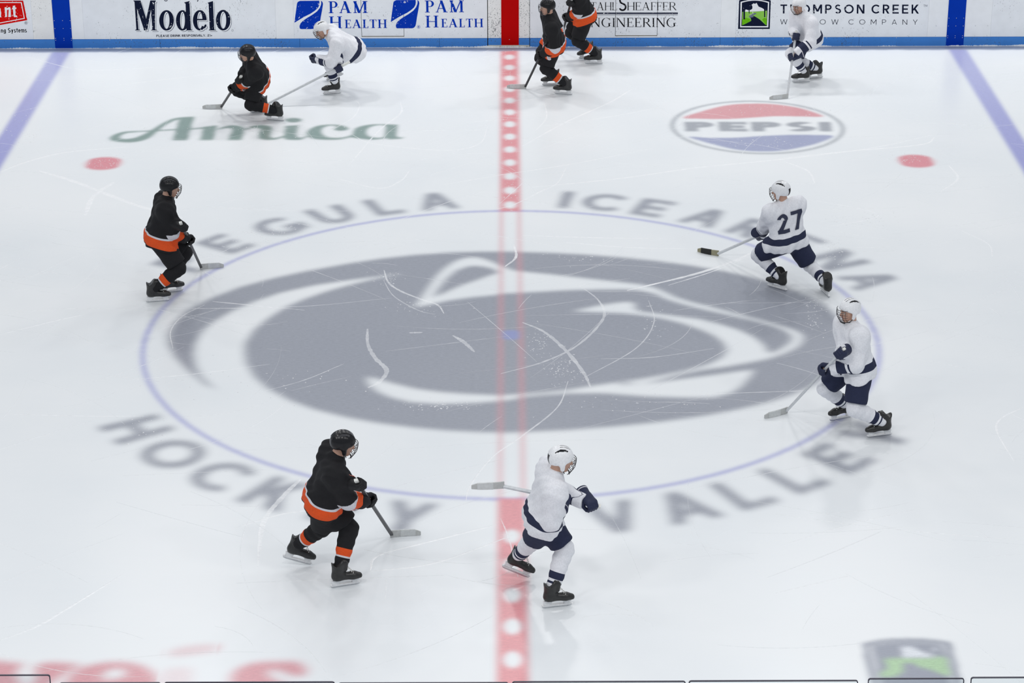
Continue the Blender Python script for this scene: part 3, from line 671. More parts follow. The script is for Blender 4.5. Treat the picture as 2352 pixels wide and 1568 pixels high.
# red sign, far left
f = lambda *p: tr(p, 0, 0, 7.35)
ad = slab('ad_print', -9.6, xs_[75] - .004, KZ + .004, GT, WHITE, wall, y=.0012, th=.002, label='advert with a red tilted sign, cut by the left edge')
prints('sign_shape', [f((-420, 10), (390, 10), (460, 340), (-420, 500))], PRINT_RED, ad, .0022)
prints('sign_border', [f((-400, 36), (366, 36), (368, 50), (-400, 50)), f((352, 48), (367, 40), (418, 312), (404, 310)), f((418, 302), (418, 316), (-400, 470), (-400, 456))], PRINT_WHITE, ad, .0030)
nl = [f((-60, 130), (-10, 125), (10, 150), (20, 285), (35, 290), (-20, 292), (-30, 270), (-60, 292), (-100, 260), (-90, 220), (-40, 200), (-35, 160), (-60, 160)),
      f((78, 125), (110, 120), (118, 140), (118, 285), (75, 290), (88, 275)), f((118, 140), (150, 118), (172, 125), (180, 150), (185, 285), (140, 290), (146, 160), (118, 170)),
      f((215, 100), (255, 92), (262, 260), (285, 262), (290, 285), (240, 290), (228, 270)), f((205, 130), (275, 125), (275, 152), (205, 158))]
prints('sign_letters', nl, PRINT_WHITE, ad, .0030)
prints('small_lettering', word('ng', sans, .17, 2, 74.8, 13.5, 74.8, 9.6, 0, .1) + word('Systems', sans, .17, 18, 74.8, 61.5, 74.5, 10.2, -.3, .1) + word('i', sans, .17, -3, 74.8, -.8, 74.8, 9.6), PRINT_BLACK, ad, .0022)
prints('registered_mark', A(59.8, 52.5, 3.6, 3.3, 0, 360, .6, .6, 20) + word('R', sans, .2, 58.4, 54.2, 61, 54.2, 3.4), PRINT_GREY, ad, .0022)
# tall navy word
k2 = dict(X0=290, Y0=0, k=8.711)
def cv(ps, dx=0, dy=0): return [tr(p, dx=dx, dy=dy, **k2) for p in ps]
wordM = [[(140, 10), (285, 10), (400, 375), (345, 560), (215, 170), (165, 40)], [(400, 375), (480, 10), (590, 10), (592, 30), (575, 40), (500, 170), (420, 608), (355, 608), (345, 560)],
         [(165, 40), (215, 170), (245, 590), (275, 598), (275, 608), (178, 608), (178, 598), (202, 588)], [(575, 36), (577, 590), (620, 600), (620, 609), (500, 609), (500, 600), (522, 588), (495, 170)]]
wordM += A(806, 408, 147, 204, 0, 360, 88, 34, 36)
wordM += A(1125, 408, 130, 204, 0, 360, 82, 32, 36) + [[(1155, 50), (1265, 22), (1295, 590), (1322, 598), (1322, 608), (1205, 608), (1187, 75)]]
wordM += A(1472, 406, 138, 203, 40, 360, 86, 34, 40) + [[(1410, 378), (1608, 378), (1608, 406), (1410, 406)], [(1545, 548), (1572, 492), (1600, 488), (1606, 525), (1575, 572)]]
wordM += [[(1625, 55), (1735, 22), (1762, 592), (1797, 600), (1797, 608), (1652, 608), (1652, 600), (1670, 590), (1648, 76)]]
wordM += A(1940, 404, 146, 206, 0, 360, 86, 36, 36)
ad = slab('ad_print', xs_[192] + .004, xs_[634] - .004, KZ + .004, GT, WHITE, wall, y=.0012, th=.002, label='advert with a tall navy serif word')
prints('letter_shadow', cv(wordM, 25, 25), PRINT_GREY, ad, .0020)
prints('letter_gap', cv(wordM, 17, 17), PRINT_WHITE, ad, .0026)
prints('letters', cv(wordM), PRINT_NAVY, ad, .0032, 'tall navy serif letters')
prints('small_lettering', word('PLEASE DRINK RESPONSIBLY. 21+', sans, .19, 290 + 602 / 8.711, 740 / 8.711, 290 + 1722 / 8.711, 729 / 8.711, 5.1, 0, .14, .38), PRINT_NAVY, ad, .0032)
prints('script_tail', cv(A(793, -20, 40, 48, 20, 160, 12, 12, 14) + [[(1440, -20), (1452, -20), (1432, 34), (1415, 30)]]), PRINT_NAVY, ad, .0032)
prints('registered_mark', A(534, 69.8, 2.4, 2.4, 0, 360, .5, .5, 16), PRINT_GREY, ad, .0032)
# blue emblem and words, twice
k3 = dict(X0=660, Y0=0, k=8.4)
upl = [(185, 75), (192, 52), (208, 34), (245, 18), (615, 14), (620, 60), (612, 110), (588, 155), (530, 208), (450, 262), (330, 322), (220, 387), (137, 440), (150, 330), (170, 190)]
lor = [(648, 18), (665, 24), (680, 45), (688, 80), (670, 200), (645, 330), (622, 480), (610, 520), (585, 548), (550, 561), (255, 561), (240, 545), (234, 505), (255, 450), (300, 402), (380, 347), (480, 287), (570, 222), (625, 155), (650, 92), (654, 50)]
ad = slab('ad_print', xs_[675] + .004, xs_[830] - .004, KZ + .004, GT, WHITE, wall, y=.0012, th=.002, label='advert with a blue leaning square emblem, left of the gate')
ad2 = slab('ad_print', xs_[928] + .004, xs_[1120] - .012, KZ + .004, GT, WHITE, wall, y=.0012, th=.002, label='advert with a blue leaning square emblem, right of the gate')
for par, dx, dy in ((ad, 0, 0), (ad2, 221.3, -1.8)):
    sh = lambda ps: [[(x + dx, y + dy) for x, y in p] for p in ps]
    prints('emblem', sh([tr(upl, **k3), tr(lor, **k3)]), PRINT_BLUE, par, .0028, 'blue emblem split by a white curve')
    prints('letters', sh(word('PAM', serif, .17, 755, 30.4, 843, 29.8, 27.2, -.6, .1) + word('H', serif, .16, 756, 64.9, 785.8, 64.7, 27, -.4) + word('EALTH', serif, .17, 792, 64.7, 889, 64.3, 19.6, -.4, .12)), PRINT_BLUE, par, .0028, 'blue serif capitals')
prints('registered_mark', A(961.5, 61.8, 3.6, 3.6, 0, 360, .6, .6, 20) + word('R', sans, .2, 960.2, 63.6, 962.8, 63.6, 3.6), PRINT_BLUE, ad2, .0028)
# black serif advert
ad = slab('ad_print', xs_[1217] + .01, xs_[1413] - .004, KZ + .004, GT, WHITE, wall, y=.0012, th=.002, label='advert with black serif capitals and navy rules')
k6 = dict(X0=1310, Y0=0, k=8.4)
R_ = lambda a, b, c, d: tr([(a, b), (c, b), (c, d), (a, d)], **k6)
prints('rules', [R_(108, -60, 131, 500), R_(131, 243, 2075, 269)], PRINT_NAVY, ad, .0028)
prints('rules', [R_(144, 282, 152, 500), R_(144, -60, 152, 243), R_(144, 283, 2072, 291)], PRINT_GREY, ad, .0028)
prints('letters', word('S', serif, .15, 1334, 25, 1354, 25, 34) + word('TAHL', serif, .1, 1356.5, 23.6, 1417.5, 23.6, 18.4, 0, .05) + word('S', serif, .15, 1420.5, 25.4, 1440, 25.4, 34) + word('HEAFFER', serif, .1, 1440.5, 23.6, 1554, 23.6, 18.4, 0, .05)
       + word('E', serif, .13, 1336, 64.6, 1355, 64.6, 27.5) + word('NGINEERING', serif, .12, 1357, 62, 1553.5, 62, 20.6, 0, .1), PRINT_BLACK, ad, .0028, 'black serif capitals in two lines')
# landscape emblem and spaced capitals
ad = slab('ad_print', xs_[1690] + .004, xs_[2131] - .004, KZ + .004, GT, WHITE, wall, y=.0012, th=.002, label='advert with a landscape emblem and spaced navy capitals')
k7 = dict(X0=1680, Y0=0, k=9.8)
e = lambda *p: tr(p, **k7)
def arch(x0, y0, x1, y1, ym, xb0, xb1, yb):              # arched top, slightly slanted sides
    t = np.linspace(0, 1, 9)
    return [(x0 + (x1 - x0) * q, y0 + (y1 - y0) * q - (y0 - ym) * 4 * q * (1 - q)) for q in t] + [(xb1, yb), (xb0, yb)]
prints('emblem_frame', [tr(arch(172, 8, 886, 10, -42, 150, 863, 652), **k7)], PRINT_NAVY, ad, .0022)
prints('emblem_border', [tr(arch(205, 42, 850, 44, -8, 195, 830, 617), **k7)], PRINT_WHITE, ad, .0028)
prints('emblem_night', [tr(arch(236, 62, 822, 64, 14, 222, 800, 588), **k7)], PRINT_NAVY, ad, .0034)
prints('emblem_sky', [e((320, 212), (375, 228), (440, 222), (470, 195), (474, 150), (455, 110), (500, 72), (530, 88), (565, 64), (590, 110), (612, 150), (680, 176), (730, 206), (740, 246), (560, 262), (300, 264))], PRINT_WHITE, ad, .0040)
prints('emblem_lawn', [e((246, 265), (560, 258), (798, 240), (796, 560), (780, 570), (640, 440), (530, 370), (470, 350), (565, 305), (530, 290), (440, 325), (388, 370), (440, 420), (445, 470), (330, 530), (240, 570))], PRINT_LIME, ad, .0040)
prints('emblem_meadow', [e((246, 440), (330, 400), (430, 430), (440, 470), (330, 530), (240, 568)), e((690, 440), (740, 400), (796, 420), (794, 562), (780, 570))], PRINT_GREEN, ad, .0046)
prints('emblem_path', [e((388, 370), (440, 328), (530, 288), (570, 306), (480, 352), (500, 385), (420, 400))], PRINT_SLATE, ad, .0046)
prints('emblem_trees', [e((268, 170), (306, 170), (306, 435), (268, 435)), e((388, 220), (410, 220), (408, 305), (392, 305)), e((735, 195), (762, 195), (760, 385), (735, 385))], PRINT_NAVY, ad, .0046)
prints('letters', word('THOMPSON CREEK', sans, .17, 1792.3, 31, 2110.8, 31.3, 20.6, .3, .32, .42), PRINT_NAVY, ad, .0028, 'bold spaced navy capitals')
prints('small_lettering', word('WINDOW COMPANY', sans, .09, 1792, 55.8, 2107.5, 56.6, 11.6, .2, .95, .75), PRINT_NAVY, ad, .0028, 'thin wide-spaced navy capitals')
prints('trade_mark', word('TM', sans, .1, 2121.2, 15.8, 2130, 15.8, 5), PRINT_GREY, ad, .0028)
# plain grey strip painted where the ice meets the boards, and scraped snow along it
def edge_band(X, Y): return (Y > 12.70 + .012 * np.sin(X * 5) + .01 * np.sin(X * 13.3)) & (Y < YB)
mk = Mask(-9.5, 12.6, 9.5, YB).fn(edge_band)
PATCHES.clear(); lay('grey_edge', mk, s2l(158, 166, 184), .92, 1, 'grey strip of ice along the far boards')
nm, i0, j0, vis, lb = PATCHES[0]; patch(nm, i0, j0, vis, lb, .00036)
V = []; F = []
xx = np.arange(-9.4, 9.4, .012); hh = np.clip(.011 * (np.sin(xx * 3.1) * np.sin(xx * 7.7 + 1) + .9 * np.sin(xx * 1.3 + 2) + .25) + .012 * rng.random(len(xx)), .003, .03)
for x, h in zip(xx, hh): V += [(x, YB - .012 - 1.6 * h, .001), (x + .004, YB - .01 - .5 * h, h * .8), (x, YB - .0075, h), (x, YB - .0075, .001)]
for i in range(len(xx) - 1):
    for k in range(3): F.append((4 * i + k, 4 * i + 4 + k, 4 * i + 5 + k, 4 * i + 1 + k))
o = mesh_obj('snow_ridge', V, F, SNOW, floor); o['label'] = 'low ridge of scraped snow at the foot of the boards'; o['kind'] = 'stuff'

# ------------------------------------------------------------------ near boards and the rink glass whose upper edges cross the foot of the view
NB = -13.06
struct(MB().box((-12, NB - .16, 0), (12, NB, 1.05)).build('near_boards_1', WHITE))['label'] = 'near rink boards below the glass'  # unseen near boards that carry the glass panels
gm, nt, b = new_mat('rink_glass')
gl = nt.nodes.new('ShaderNodeBsdfGlossy'); gl.inputs['Roughness'].default_value = .02
tp = nt.nodes.new('ShaderNodeBsdfTransparent'); tp.inputs['Color'].default_value = (.95, .97, .975, 1)
mx = nt.nodes.new('ShaderNodeMixShader'); mx.inputs[0].default_value = .03
lnk(nt, tp.outputs[0], mx.inputs[1]); lnk(nt, gl.outputs[0], mx.inputs[2]); lnk(nt, mx.outputs[0], nt.nodes['Material Output'].inputs['Surface'])
EDGE = simple('glass_edge', s2l(52, 50, 66), .35)
GY = NB + .008
panes = [(-290, 115, 1549.5, 'clear rink glass panel in the lower left corner, its dark top edge highest there'), (136, 369, 1567, 'narrow clear rink glass panel at the lower edge, under the red letters'),
         (377, 769, 1565.5, 'clear rink glass panel at the lower edge, right of the red letters'), (777, 1168, 1567, 'clear rink glass panel at the lower edge, left of the red line'),
         (1176, 1575, 1564, 'clear rink glass panel at the lower edge, from the red line rightwards'), (1582, 1971, 1562, 'clear rink glass panel at the lower edge, left of the landscape emblem'),
         (1994, 2215, 1557, 'narrow clear rink glass panel crossing the landscape emblem'), (2230, 2640, 1554, 'clear rink glass panel in the lower right corner')]
for x0, x1, yt, lb in panes:
    a = atY(x0, yt, GY); c = atY(x1, yt, GY); zt = (a[2] + c[2]) / 2
    r = tag(empty('glass_panel', ((a[0] + c[0]) / 2, GY, 1.05)), lb, 'glass panel', 'rink glass panels along the near boards')
    hw = (c[0] - a[0]) / 2; hh = zt - 1.05; cr = .018
    def rr(d):
        pts = [(-hw + d, 0)]
        for cx, cz, t0 in ((-hw + cr, hh - cr, 180), (hw - cr, hh - cr, 90)):
            for t in np.radians(np.linspace(t0, t0 - 90, 6)): pts.append((cx + (cr - d) * math.cos(t), cz + (cr - d) * math.sin(t)))
        return pts + [(hw - d, 0)]
    o_, i_ = rr(0), rr(.006)
    MB().prism(i_, lambda u, v, t: (u, t, v), -.006, .006).build('pane', gm, r)
    mb = MB()
    for k in range(len(o_) - 1):
        q = [o_[k], o_[k + 1], i_[k + 1], i_[k]]; mb.prism(q, lambda u, v, t: (u, t, v), -.0065, .0065)
    mb.build('edge_trim', EDGE, r)

# ------------------------------------------------------------------ figures: implicit surfaces meshed by surface nets
def vec(*a): return np.array(a, float)
def unit(v): v = np.asarray(v, float); return v / (np.linalg.norm(v) + 1e-12)
def cone(P, a, b, ra, rb, n=None, s=1.0):                # tapered capsule, optionally squashed along n
    ab = b - a; t = np.clip((P - a) @ ab / (ab @ ab + 1e-12), 0, 1)
    d = P - a - t[:, None] * ab
    if n is not None: d = d + np.outer((d @ n) * (s - 1), n)
    return np.sqrt((d * d).sum(1)) - (ra + (rb - ra) * t)
def smin(a, b, k):
    h = np.maximum(k - np.abs(a - b), 0) / k
    return np.minimum(a, b) - h * h * k * .25
def smax(a, b, k): return -smin(-a, -b, k)
def surfnet(f, lo, hi, h):
    lo = np.asarray(lo) - 2 * h; n = np.ceil((np.asarray(hi) + 2 * h - lo) / h).astype(int) + 1
    ax = [lo[k] + h * np.arange(n[k]) for k in range(3)]
    G = np.stack(np.meshgrid(*ax, indexing='ij'), -1).reshape(-1, 3)
    v = f(G).reshape(n)
    acc = np.zeros((*(n - 1), 3)); cnt = np.zeros(n - 1)
    sl = lambda d: tuple(slice(d[k], n[k] - 1 + d[k]) for k in range(3))
    cor = [(i, j, k) for i in (0, 1) for j in (0, 1) for k in (0, 1)]
    for c in cor:
        for a in range(3):
            if c[a]: continue
            d = list(c); d[a] = 1
            v0, v1 = v[sl(c)], v[sl(d)]; x = (v0 < 0) != (v1 < 0)
            t = np.where(x, v0 / np.where(x, v0 - v1, 1), 0)
            for k in range(3): acc[..., k] += np.where(x, c[k] + (t if k == a else 0), 0)
            cnt += x
    on = cnt > 0; idx = -np.ones(n - 1, int); idx[on] = np.arange(on.sum())
    V = (np.argwhere(on) + acc[on] / cnt[on][:, None]) * h + lo
    F = []
    for a in range(3):
        b, c = (a + 1) % 3, (a + 2) % 3
        s0 = [slice(None)] * 3; s1 = [slice(None)] * 3
        s0[a] = slice(0, n[a] - 1); s1[a] = slice(1, n[a])
        for q in (b, c): s0[q] = slice(1, n[q] - 1); s1[q] = slice(1, n[q] - 1)
        v0, v1 = v[tuple(s0)], v[tuple(s1)]; x = np.argwhere((v0 < 0) != (v1 < 0)); sg = v0[tuple(x.T)] < 0
        base = x.copy(); base[:, b] += 1; base[:, c] += 1
        def cell(db, dc):
            q = base.copy(); q[:, b] -= db; q[:, c] -= dc; return idx[tuple(q.T)]
        f4 = np.stack([cell(1, 1), cell(0, 1), cell(0, 0), cell(1, 0)], 1)
        f4[~sg] = f4[~sg][:, ::-1]; F.append(f4)
    F = np.vstack(F)
    e = h * .25                                          # pull the vertices onto the surface
    for _ in range(2):
        g = np.stack([(f(V + e * np.eye(3)[k]) - f(V - e * np.eye(3)[k])) / (2 * e) for k in range(3)], 1)
        gg = (g * g).sum(1); st = f(V) / np.maximum(gg, .25)
        V = V - np.clip(st, -h * .5, h * .5)[:, None] * g
    return V, F
def ik(a, b, l1, l2, pole):
    d = b - a; L = np.linalg.norm(d); Lc = min(L, (l1 + l2) * .998); u = d / L
    if L > Lc: l1, l2 = l1 * L / Lc, l2 * L / Lc; Lc = L
    x = (l1 * l1 - l2 * l2 + Lc * Lc) / (2 * Lc); y = math.sqrt(max(l1 * l1 - x * x, 1e-6))
    p = pole - u * (pole @ u); return a + u * x + unit(p) * y

def cloth(name, cols, bmp=.25, rough=.8):
    """stripes by the attributes 'along' (part of the garment) and 'arm' / 'sleeve'"""
    m, nt, b = new_mat(name)
    c = ramp(nt, attr(nt, 'along').outputs['Fac'], cols[0], True)
    if len(cols) > 1:
        step = lambda a: math_n(nt, 'GREATER_THAN', attr(nt, a).outputs['Fac'], .5)
        c2 = mixc(nt, step('right'), ramp(nt, attr(nt, 'arm').outputs['Fac'], cols[1], True), ramp(nt, attr(nt, 'arm_right').outputs['Fac'], cols[1], True))
        c = mixc(nt, step('sleeve'), c, c2)
    v = obj_coord(nt); n = noise(nt, 9, 4, .6, v)
    g = ramp(nt, noise(nt, 60, 2, .5, v), [(.3, (.93,) * 3), (.7, (1.05,) * 3)])
    lnk(nt, mixc(nt, 1.0, c, g, 'MULTIPLY'), b.inputs['Base Color']); b.inputs['Roughness'].default_value = rough
    b.inputs['Specular IOR Level'].default_value = .25
    bump(nt, b, n, bmp, .03); return m
WH, NV, BK, OR, WG = (.80, .81, .85), (.022, .028, .065), (.012, .012, .014), (.72, .085, .015), (.62, .62, .66)
J_W = cloth('white_jersey', [[(0, WH), (.12, NV), (.20, WH)], [(0, WH), (.06, NV), (.17, WH), (.20, NV), (.225, WH)]])
J_B = cloth('black_jersey', [[(0, BK), (.03, OR), (.15, WG), (.175, BK)], [(0, BK), (.12, OR), (.24, WG), (.27, BK)]])
PANT_W = cloth('navy_pants', [[(0, NV)]]); PANT_B = cloth('black_pants', [[(0, BK)]])
SOCK_W = cloth('white_socks', [[(0, WH), (.52, NV), (.68, WH), (.74, NV), (.79, WH)]]); SOCK_B = cloth('black_socks', [[(0, BK), (.45, OR), (.62, WG), (.66, BK)]])
GLOVE_W = cloth('navy_gloves', [[(0, NV), (.78, WG), (.84, NV)]], .2, .6); GLOVE_B = cloth('black_gloves', [[(0, BK), (.62, OR), (.85, WG)]], .2, .6)
HEL_W = cloth('white_helmet', [[(0, (.82, .83, .85)), (.5, BK)]], .0, .22); HEL_B = cloth('black_helmet', [[(0, BK), (.5, (.05, .05, .055))]], .0, .22)
BOOT = simple('skate_leather', (.018, .018, .018), .35, var=.3); HOLD = simple('white_holder', (.78, .79, .8), .35); LACE = simple('laces', (.75, .75, .72), .8)
WIRE = simple('cage_wire', (.05, .05, .055), .35, .6); STRAP = simple('strap', (.04, .04, .04), .7)
NUMB = simple('number_navy', NV, .7); NUMW = simple('number_white', (.78, .78, .8), .7)
SHAFT = simple('stick_shaft', (.03, .03, .034), .35); SHAFT2 = simple('stick_shaft_pale', (.62, .64, .66), .4); TAPE_K = simple('black_tape', (.02, .02, .02), .8); PALE_T = simple('grey_tape', (.6, .62, .62), .8); TAPE_W = simple('white_tape', (.8, .8, .76), .8); BLADE_M = simple('stick_blade', (.30, .28, .18), .5); BLADE_P = simple('pale_blade', (.5, .51, .5), .5)
sk, nt, b = new_mat('skin')
lnk(nt, attr(nt, 'tint').outputs['Color'], b.inputs['Base Color']); b.inputs['Roughness'].default_value = .5; b.inputs['Subsurface Weight'].default_value = .08; b.inputs['Subsurface Radius'].default_value = (.01, .004, .002)

# --- shared gear in its own frame
def ellipsoid(P, c, r): q = (P - c) / r; k = np.linalg.norm(q, axis=1); return (k - 1) * min(r) * 1.0
def boot_f(P):
    n = vec(0, 1, 0)
    d = cone(P, vec(-.07, 0, .125), vec(.10, 0, .105), .045, .043, n, 1.1)
    d = smin(d, cone(P, vec(.10, 0, .105), vec(.155, 0, .098), .046, .036, n, 1.0), .03)
    d = smin(d, cone(P, vec(-.062, 0, .13), vec(-.048, 0, .265), .055, .07, n, 1.12), .04)
    d = smin(d, cone(P, vec(-.085, 0, .26), vec(-.09, 0, .31), .022, .018, n, .6), .03)
    d = smin(d, cone(P, vec(.02, 0, .2), vec(.035, 0, .305), .02, .022, n, .45), .03)
    return smax(smax(d, .078 - P[:, 2], .012), P[:, 2] - (.285 + .035 * np.cos(P[:, 0] * 40)), .01)
BOOT_V, BOOT_F = surfnet(boot_f, (-.16, -.09, .06), (.21, .09, .34), .009)
def skate(root, W):
    o = quad_mesh_shared('skate', BOOT_V, BOOT_F, BOOT, root, W)
    hold = MB()
    prof = [(-.125, .08), (.165, .08), (.15, .066), (.1, .062), (.085, .045), (.1, .03), (.15, .027), (.15, .022), (-.13, .022), (-.13, .027), (-.105, .03), (-.035, .045), (-.03, .062), (-.12, .066)]
    p2 = [[(-.125, .08), (-.03, .08), (-.045, .05), (-.06, .034), (-.125, .034), (-.118, .05)], [(.06, .08), (.165, .08), (.14, .05), (.15, .034), (.08, .034), (.085, .05)], [(-.135, .036), (.16, .036), (.165, .028), (.15, .022), (-.13, .022), (-.14, .028)]]
    for q in p2: hold.prism(q, lambda u, v, t: (u, t, v), -.013, .013)
    hold.build('blade_holder', HOLD, o)
    bl = MB().prism([(-.14, .026), (-.13, .006), (-.1, 0), (.12, 0), (.155, .007), (.172, .026)], lambda u, v, t: (u, t, v), -.0022, .0022)
    bl.build('blade', STEEL, o)
    lc = MB()
    for k in range(6):
        x = .085 - .016 * k; z = .152 + .018 * k
        lc.tube([(x + .008, -.03, z - .006), (x + .016, 0, z + .004), (x + .008, .03, z - .006)], .004, 6)
    lc.build('laces', LACE, o)
    return o
_cache = {}
def quad_mesh_shared(name, V, F, mat, root, W, attrs=()):
    key = (name, mat.name, id(V))
    if key not in _cache:
        o = quad_mesh(name, V, F, mat)
        for nm, d in attrs: set_attr(o, nm, d)
        _cache[key] = o.data
    else:
        o = bpy.data.objects.new(name, _cache[key]); COL.objects.link(o)
    o.parent = root; o.matrix_local = Matrix.Translation(-root.location) @ W
    return o
def helmet_f(P):
    d = ellipsoid(P, vec(-.012, 0, .03), vec(.128, .108, .118))
    rg = .005 * np.exp(-((np.abs(P[:, 1]) - .035) / .008) ** 2) * (P[:, 2] > .06)
    d = d - rg
    cut = (.40 * P[:, 0] - .005) - P[:, 2]
    d = smax(d, cut * .9, .012)
    for s in (-1, 1): d = smin(d, cone(P, vec(-.01, s * .098, .0), vec(.005, s * .092, -.055), .03, .022, vec(0, 1, 0), 2.0), .02)
    return d
HEL_V, HEL_F = surfnet(helmet_f, (-.15, -.13, -.1), (.13, .13, .17), .009)
_y, _x, _z = np.abs(HEL_V[:, 1]), HEL_V[:, 0], HEL_V[:, 2]
HEL_A = ((_z > .055) & (((_y - .056) ** 2 / .00009 + (_x + .03) ** 2 / .0042 < 1) | ((_y - .018) ** 2 / .00005 + (_x + .0) ** 2 / .003 < 1)) | ((_z < .05) & (_x < -.09) & (_y < .03))).astype(float)
def glove_f(P):
    n = vec(0, 1, 0)
    d = cone(P, vec(-.075, .03, .02), vec(.015, .042, .03), .036, .034, n, 1.15)
    d = smin(d, cone(P, vec(-.075, .03, -.02), vec(.015, .042, -.03), .036, .034, n, 1.15), .03)
    cf = cone(P, vec(-.07, .02, 0), vec(-.215, .012, 0), .052, .075)
    cf = smax(cf, -(P[:, 0] + .19), .012)
    d = smin(d, cf, .03)
    L = (1.0, 1.1, 1.04, .86)
    for k, z in enumerate((.042, .014, -.014, -.042)):
        a = vec(.03, .045, z); b = vec(.03 + .034 * L[k], .016, z); c = vec(.03 + .02 * L[k], -.03, z); e = vec(.004, -.04, z * .95)
        f = np.minimum(np.minimum(cone(P, a, b, .0175, .0165), cone(P, b, c, .0165, .0155)), cone(P, c, e, .0155, .013))
        d = smin(d, f, .006)
    t = np.minimum(cone(P, vec(-.045, .01, .05), vec(-.012, -.026, .062), .021, .019), cone(P, vec(-.012, -.026, .062), vec(.028, -.04, .052), .019, .015))
    return smin(d, t, .01)
GL_V, GL_F = surfnet(glove_f, (-.21, -.09, -.12), (.11, .11, .12), .0075)
GLM_V = GL_V * vec(1, 1, -1); GLM_F = GL_F[:, ::-1]
GL_A = np.clip((-.02 - GL_V[:, 0]) / .18, 0, 1)
def frame(o, x, z=None, y=None):
    """matrix with axes x (kept) and z or y made square to it"""
    x = unit(x)
    if z is not None: z = unit(z - x * (x @ z)); y = np.cross(z, x)
    else: y = unit(y - x * (x @ y)); z = np.cross(x, y)
    m = Matrix.Identity(4)
    for k in range(3): m[k][0], m[k][1], m[k][2], m[k][3] = x[k], y[k], z[k], o[k]
    return m
def cage_mesh():
    mb = MB()
    def s(y, z): return .148 * math.sqrt(max(.05, 1 - (y / .112) ** 2 * .8)) - 1.1 * max(0, -.03 - z) ** 1.3 - .6 * max(0, z) ** 1.5
    for z in (.045, .02, -.005, -.035, -.065, -.095): mb.tube([(s(y, z), y, z) for y in np.linspace(-.1, .1, 13)], .0032 if z in (.045, -.095) else .0022, 5)
    for y in (-.085, -.057, -.028, 0, .028, .057, .085): mb.tube([(s(y, z), y, z) for z in np.linspace(.045, -.095, 8)], .0022, 5)
    mb.tube([(s(y, -.095) - .012, y, -.112) for y in np.linspace(-.05, .05, 6)], .008, 6)
    return mb
CAGE = None
UARM, FARM, THIGH, SHIN = .31, .27, .45, .45
def person(team, label, Y, pel, neck, head, az, feet, hands, stick=None, twist=0, look=None, number=None, hair=(.08, .05, .03), torso=.50, elbow=(0, 0)):
    """pel (px,py,dy): hips; neck (px,py,side): base of the neck, side = -1 toward the camera or +1 away; head the same;
    feet: ((px,py,height,yaw,pitch), ...) left then right; hands: left, right as (px,py,dy) or a number = place along the stick"""
    white = team == 'white'
    Pp = atY(pel[0], pel[1], Y + pel[2])
    def chain(o, tgt, L):
        q = atY(tgt[0], tgt[1], o[1]); d = q - o; r = np.linalg.norm(d)
        if r >= L: return o + d / r * L
        lo, hi = 0.0, L
        for _ in range(30):
            m_ = (lo + hi) / 2; q = atY(tgt[0], tgt[1], o[1] + tgt[2] * m_)
            if np.linalg.norm(q - o) < L: lo = m_
            else: hi = m_
        return q
    Np = chain(Pp, neck, torso)
    Hc = chain(Np, head, .17)
    f = vec(math.cos(math.radians(az)), math.sin(math.radians(az)), 0); l = vec(-f[1], f[0], 0)
    td = unit(Np - Pp)
    ta = math.radians(az + twist); sl0 = vec(-math.sin(ta), math.cos(ta), 0); sl = unit(sl0 - td * (sl0 @ td)); tf = np.cross(sl, td)
    la = math.radians(look if look is not None else az); hd = unit(Hc - Np)
    hf = vec(math.cos(la), math.sin(la), 0); hu = unit(hd * .6 + vec(0, 0, .6)); hf = unit(hf - hu * (hf @ hu)); hl = np.cross(hu, hf)
    hip = [Pp + l * .10 - vec(0, 0, .02), Pp - l * .10 - vec(0, 0, .02)]
    sho = [Np - td * .075 + sl * .195, Np - td * .075 - sl * .195]
    root = empty('person', tuple(gnd(feet[0][0], feet[0][1]) * .5 + gnd(feet[1][0], feet[1][1]) * .5)); root.location.z = 0
    tag(root, label, 'person', 'hockey players in ' + team)
    ro = np.array(root.location)
    ank, FM = [], []
    for fx, fy, h, yaw, pt in feet:
        o = gnd(fx, fy, h); y_ = math.radians(yaw); p_ = math.radians(pt)
        x = vec(math.cos(y_) * math.cos(p_), math.sin(y_) * math.cos(p_), -math.sin(p_)); m = frame(o, x, z=vec(0, 0, 1)); FM.append(m)
        ank.append(np.array(m @ Vector((-.05, 0, .17))))
    kn = []
    for k in range(2):
        toe = np.array(FM[k].col[0])[:3]
        L = np.linalg.norm(ank[k] - hip[k])
        if L > THIGH + SHIN: print('LEG', label, k, round(L, 2))
        kn.append(ik(hip[k], ank[k], THIGH, SHIN, f * .6 + toe * .6 + vec(0, 0, .15) + (l if k == 0 else -l) * .12))
    st = None
    if stick:
        top = atY(stick[0][0], stick[0][1], Y + stick[0][2])
        heel = gnd(stick[1][0], stick[1][1], .03) if len(stick[1]) == 2 else atY(stick[1][0], stick[1][1], Y + stick[1][2])
        st = unit(heel - top)
        if np.linalg.norm(heel - top) > 1.6: print('STICK', label, np.linalg.norm(heel - top))
    hand, elb, wri, HM = [], [], [], []
    for k in range(2):
        h = hands[k]; q = top + (heel - top) * h if isinstance(h, float) else atY(h[0], h[1], Y + h[2])
        L = np.linalg.norm(q - sho[k])
        if L > UARM + FARM + .1: print('ARM', label, k, round(L, 2))
        pole = (sl if k == 0 else -sl) * .7 - tf * .55 - vec(0, 0, .45)
        x = unit(q - sho[k])
        for _ in range(2):
            wr = q - x * .1; e_ = ik(sho[k], wr, UARM, FARM, pole); x = unit(q - e_)
        z = st if (st is not None and isinstance(h, float)) else unit(np.cross(x, sl))
        if k == 1: z = -z
        xo = unit(x - z * (x @ z)); m = frame(q, xo + x * (1.2 if abs(x @ z) > .4 else .3), z=z); HM.append(m); hand.append(q); elb.append(e_); wri.append(wr)
    # body: one skin surface
    H = lambda x, y, z: Hc + hf * x + hl * y + hu * z
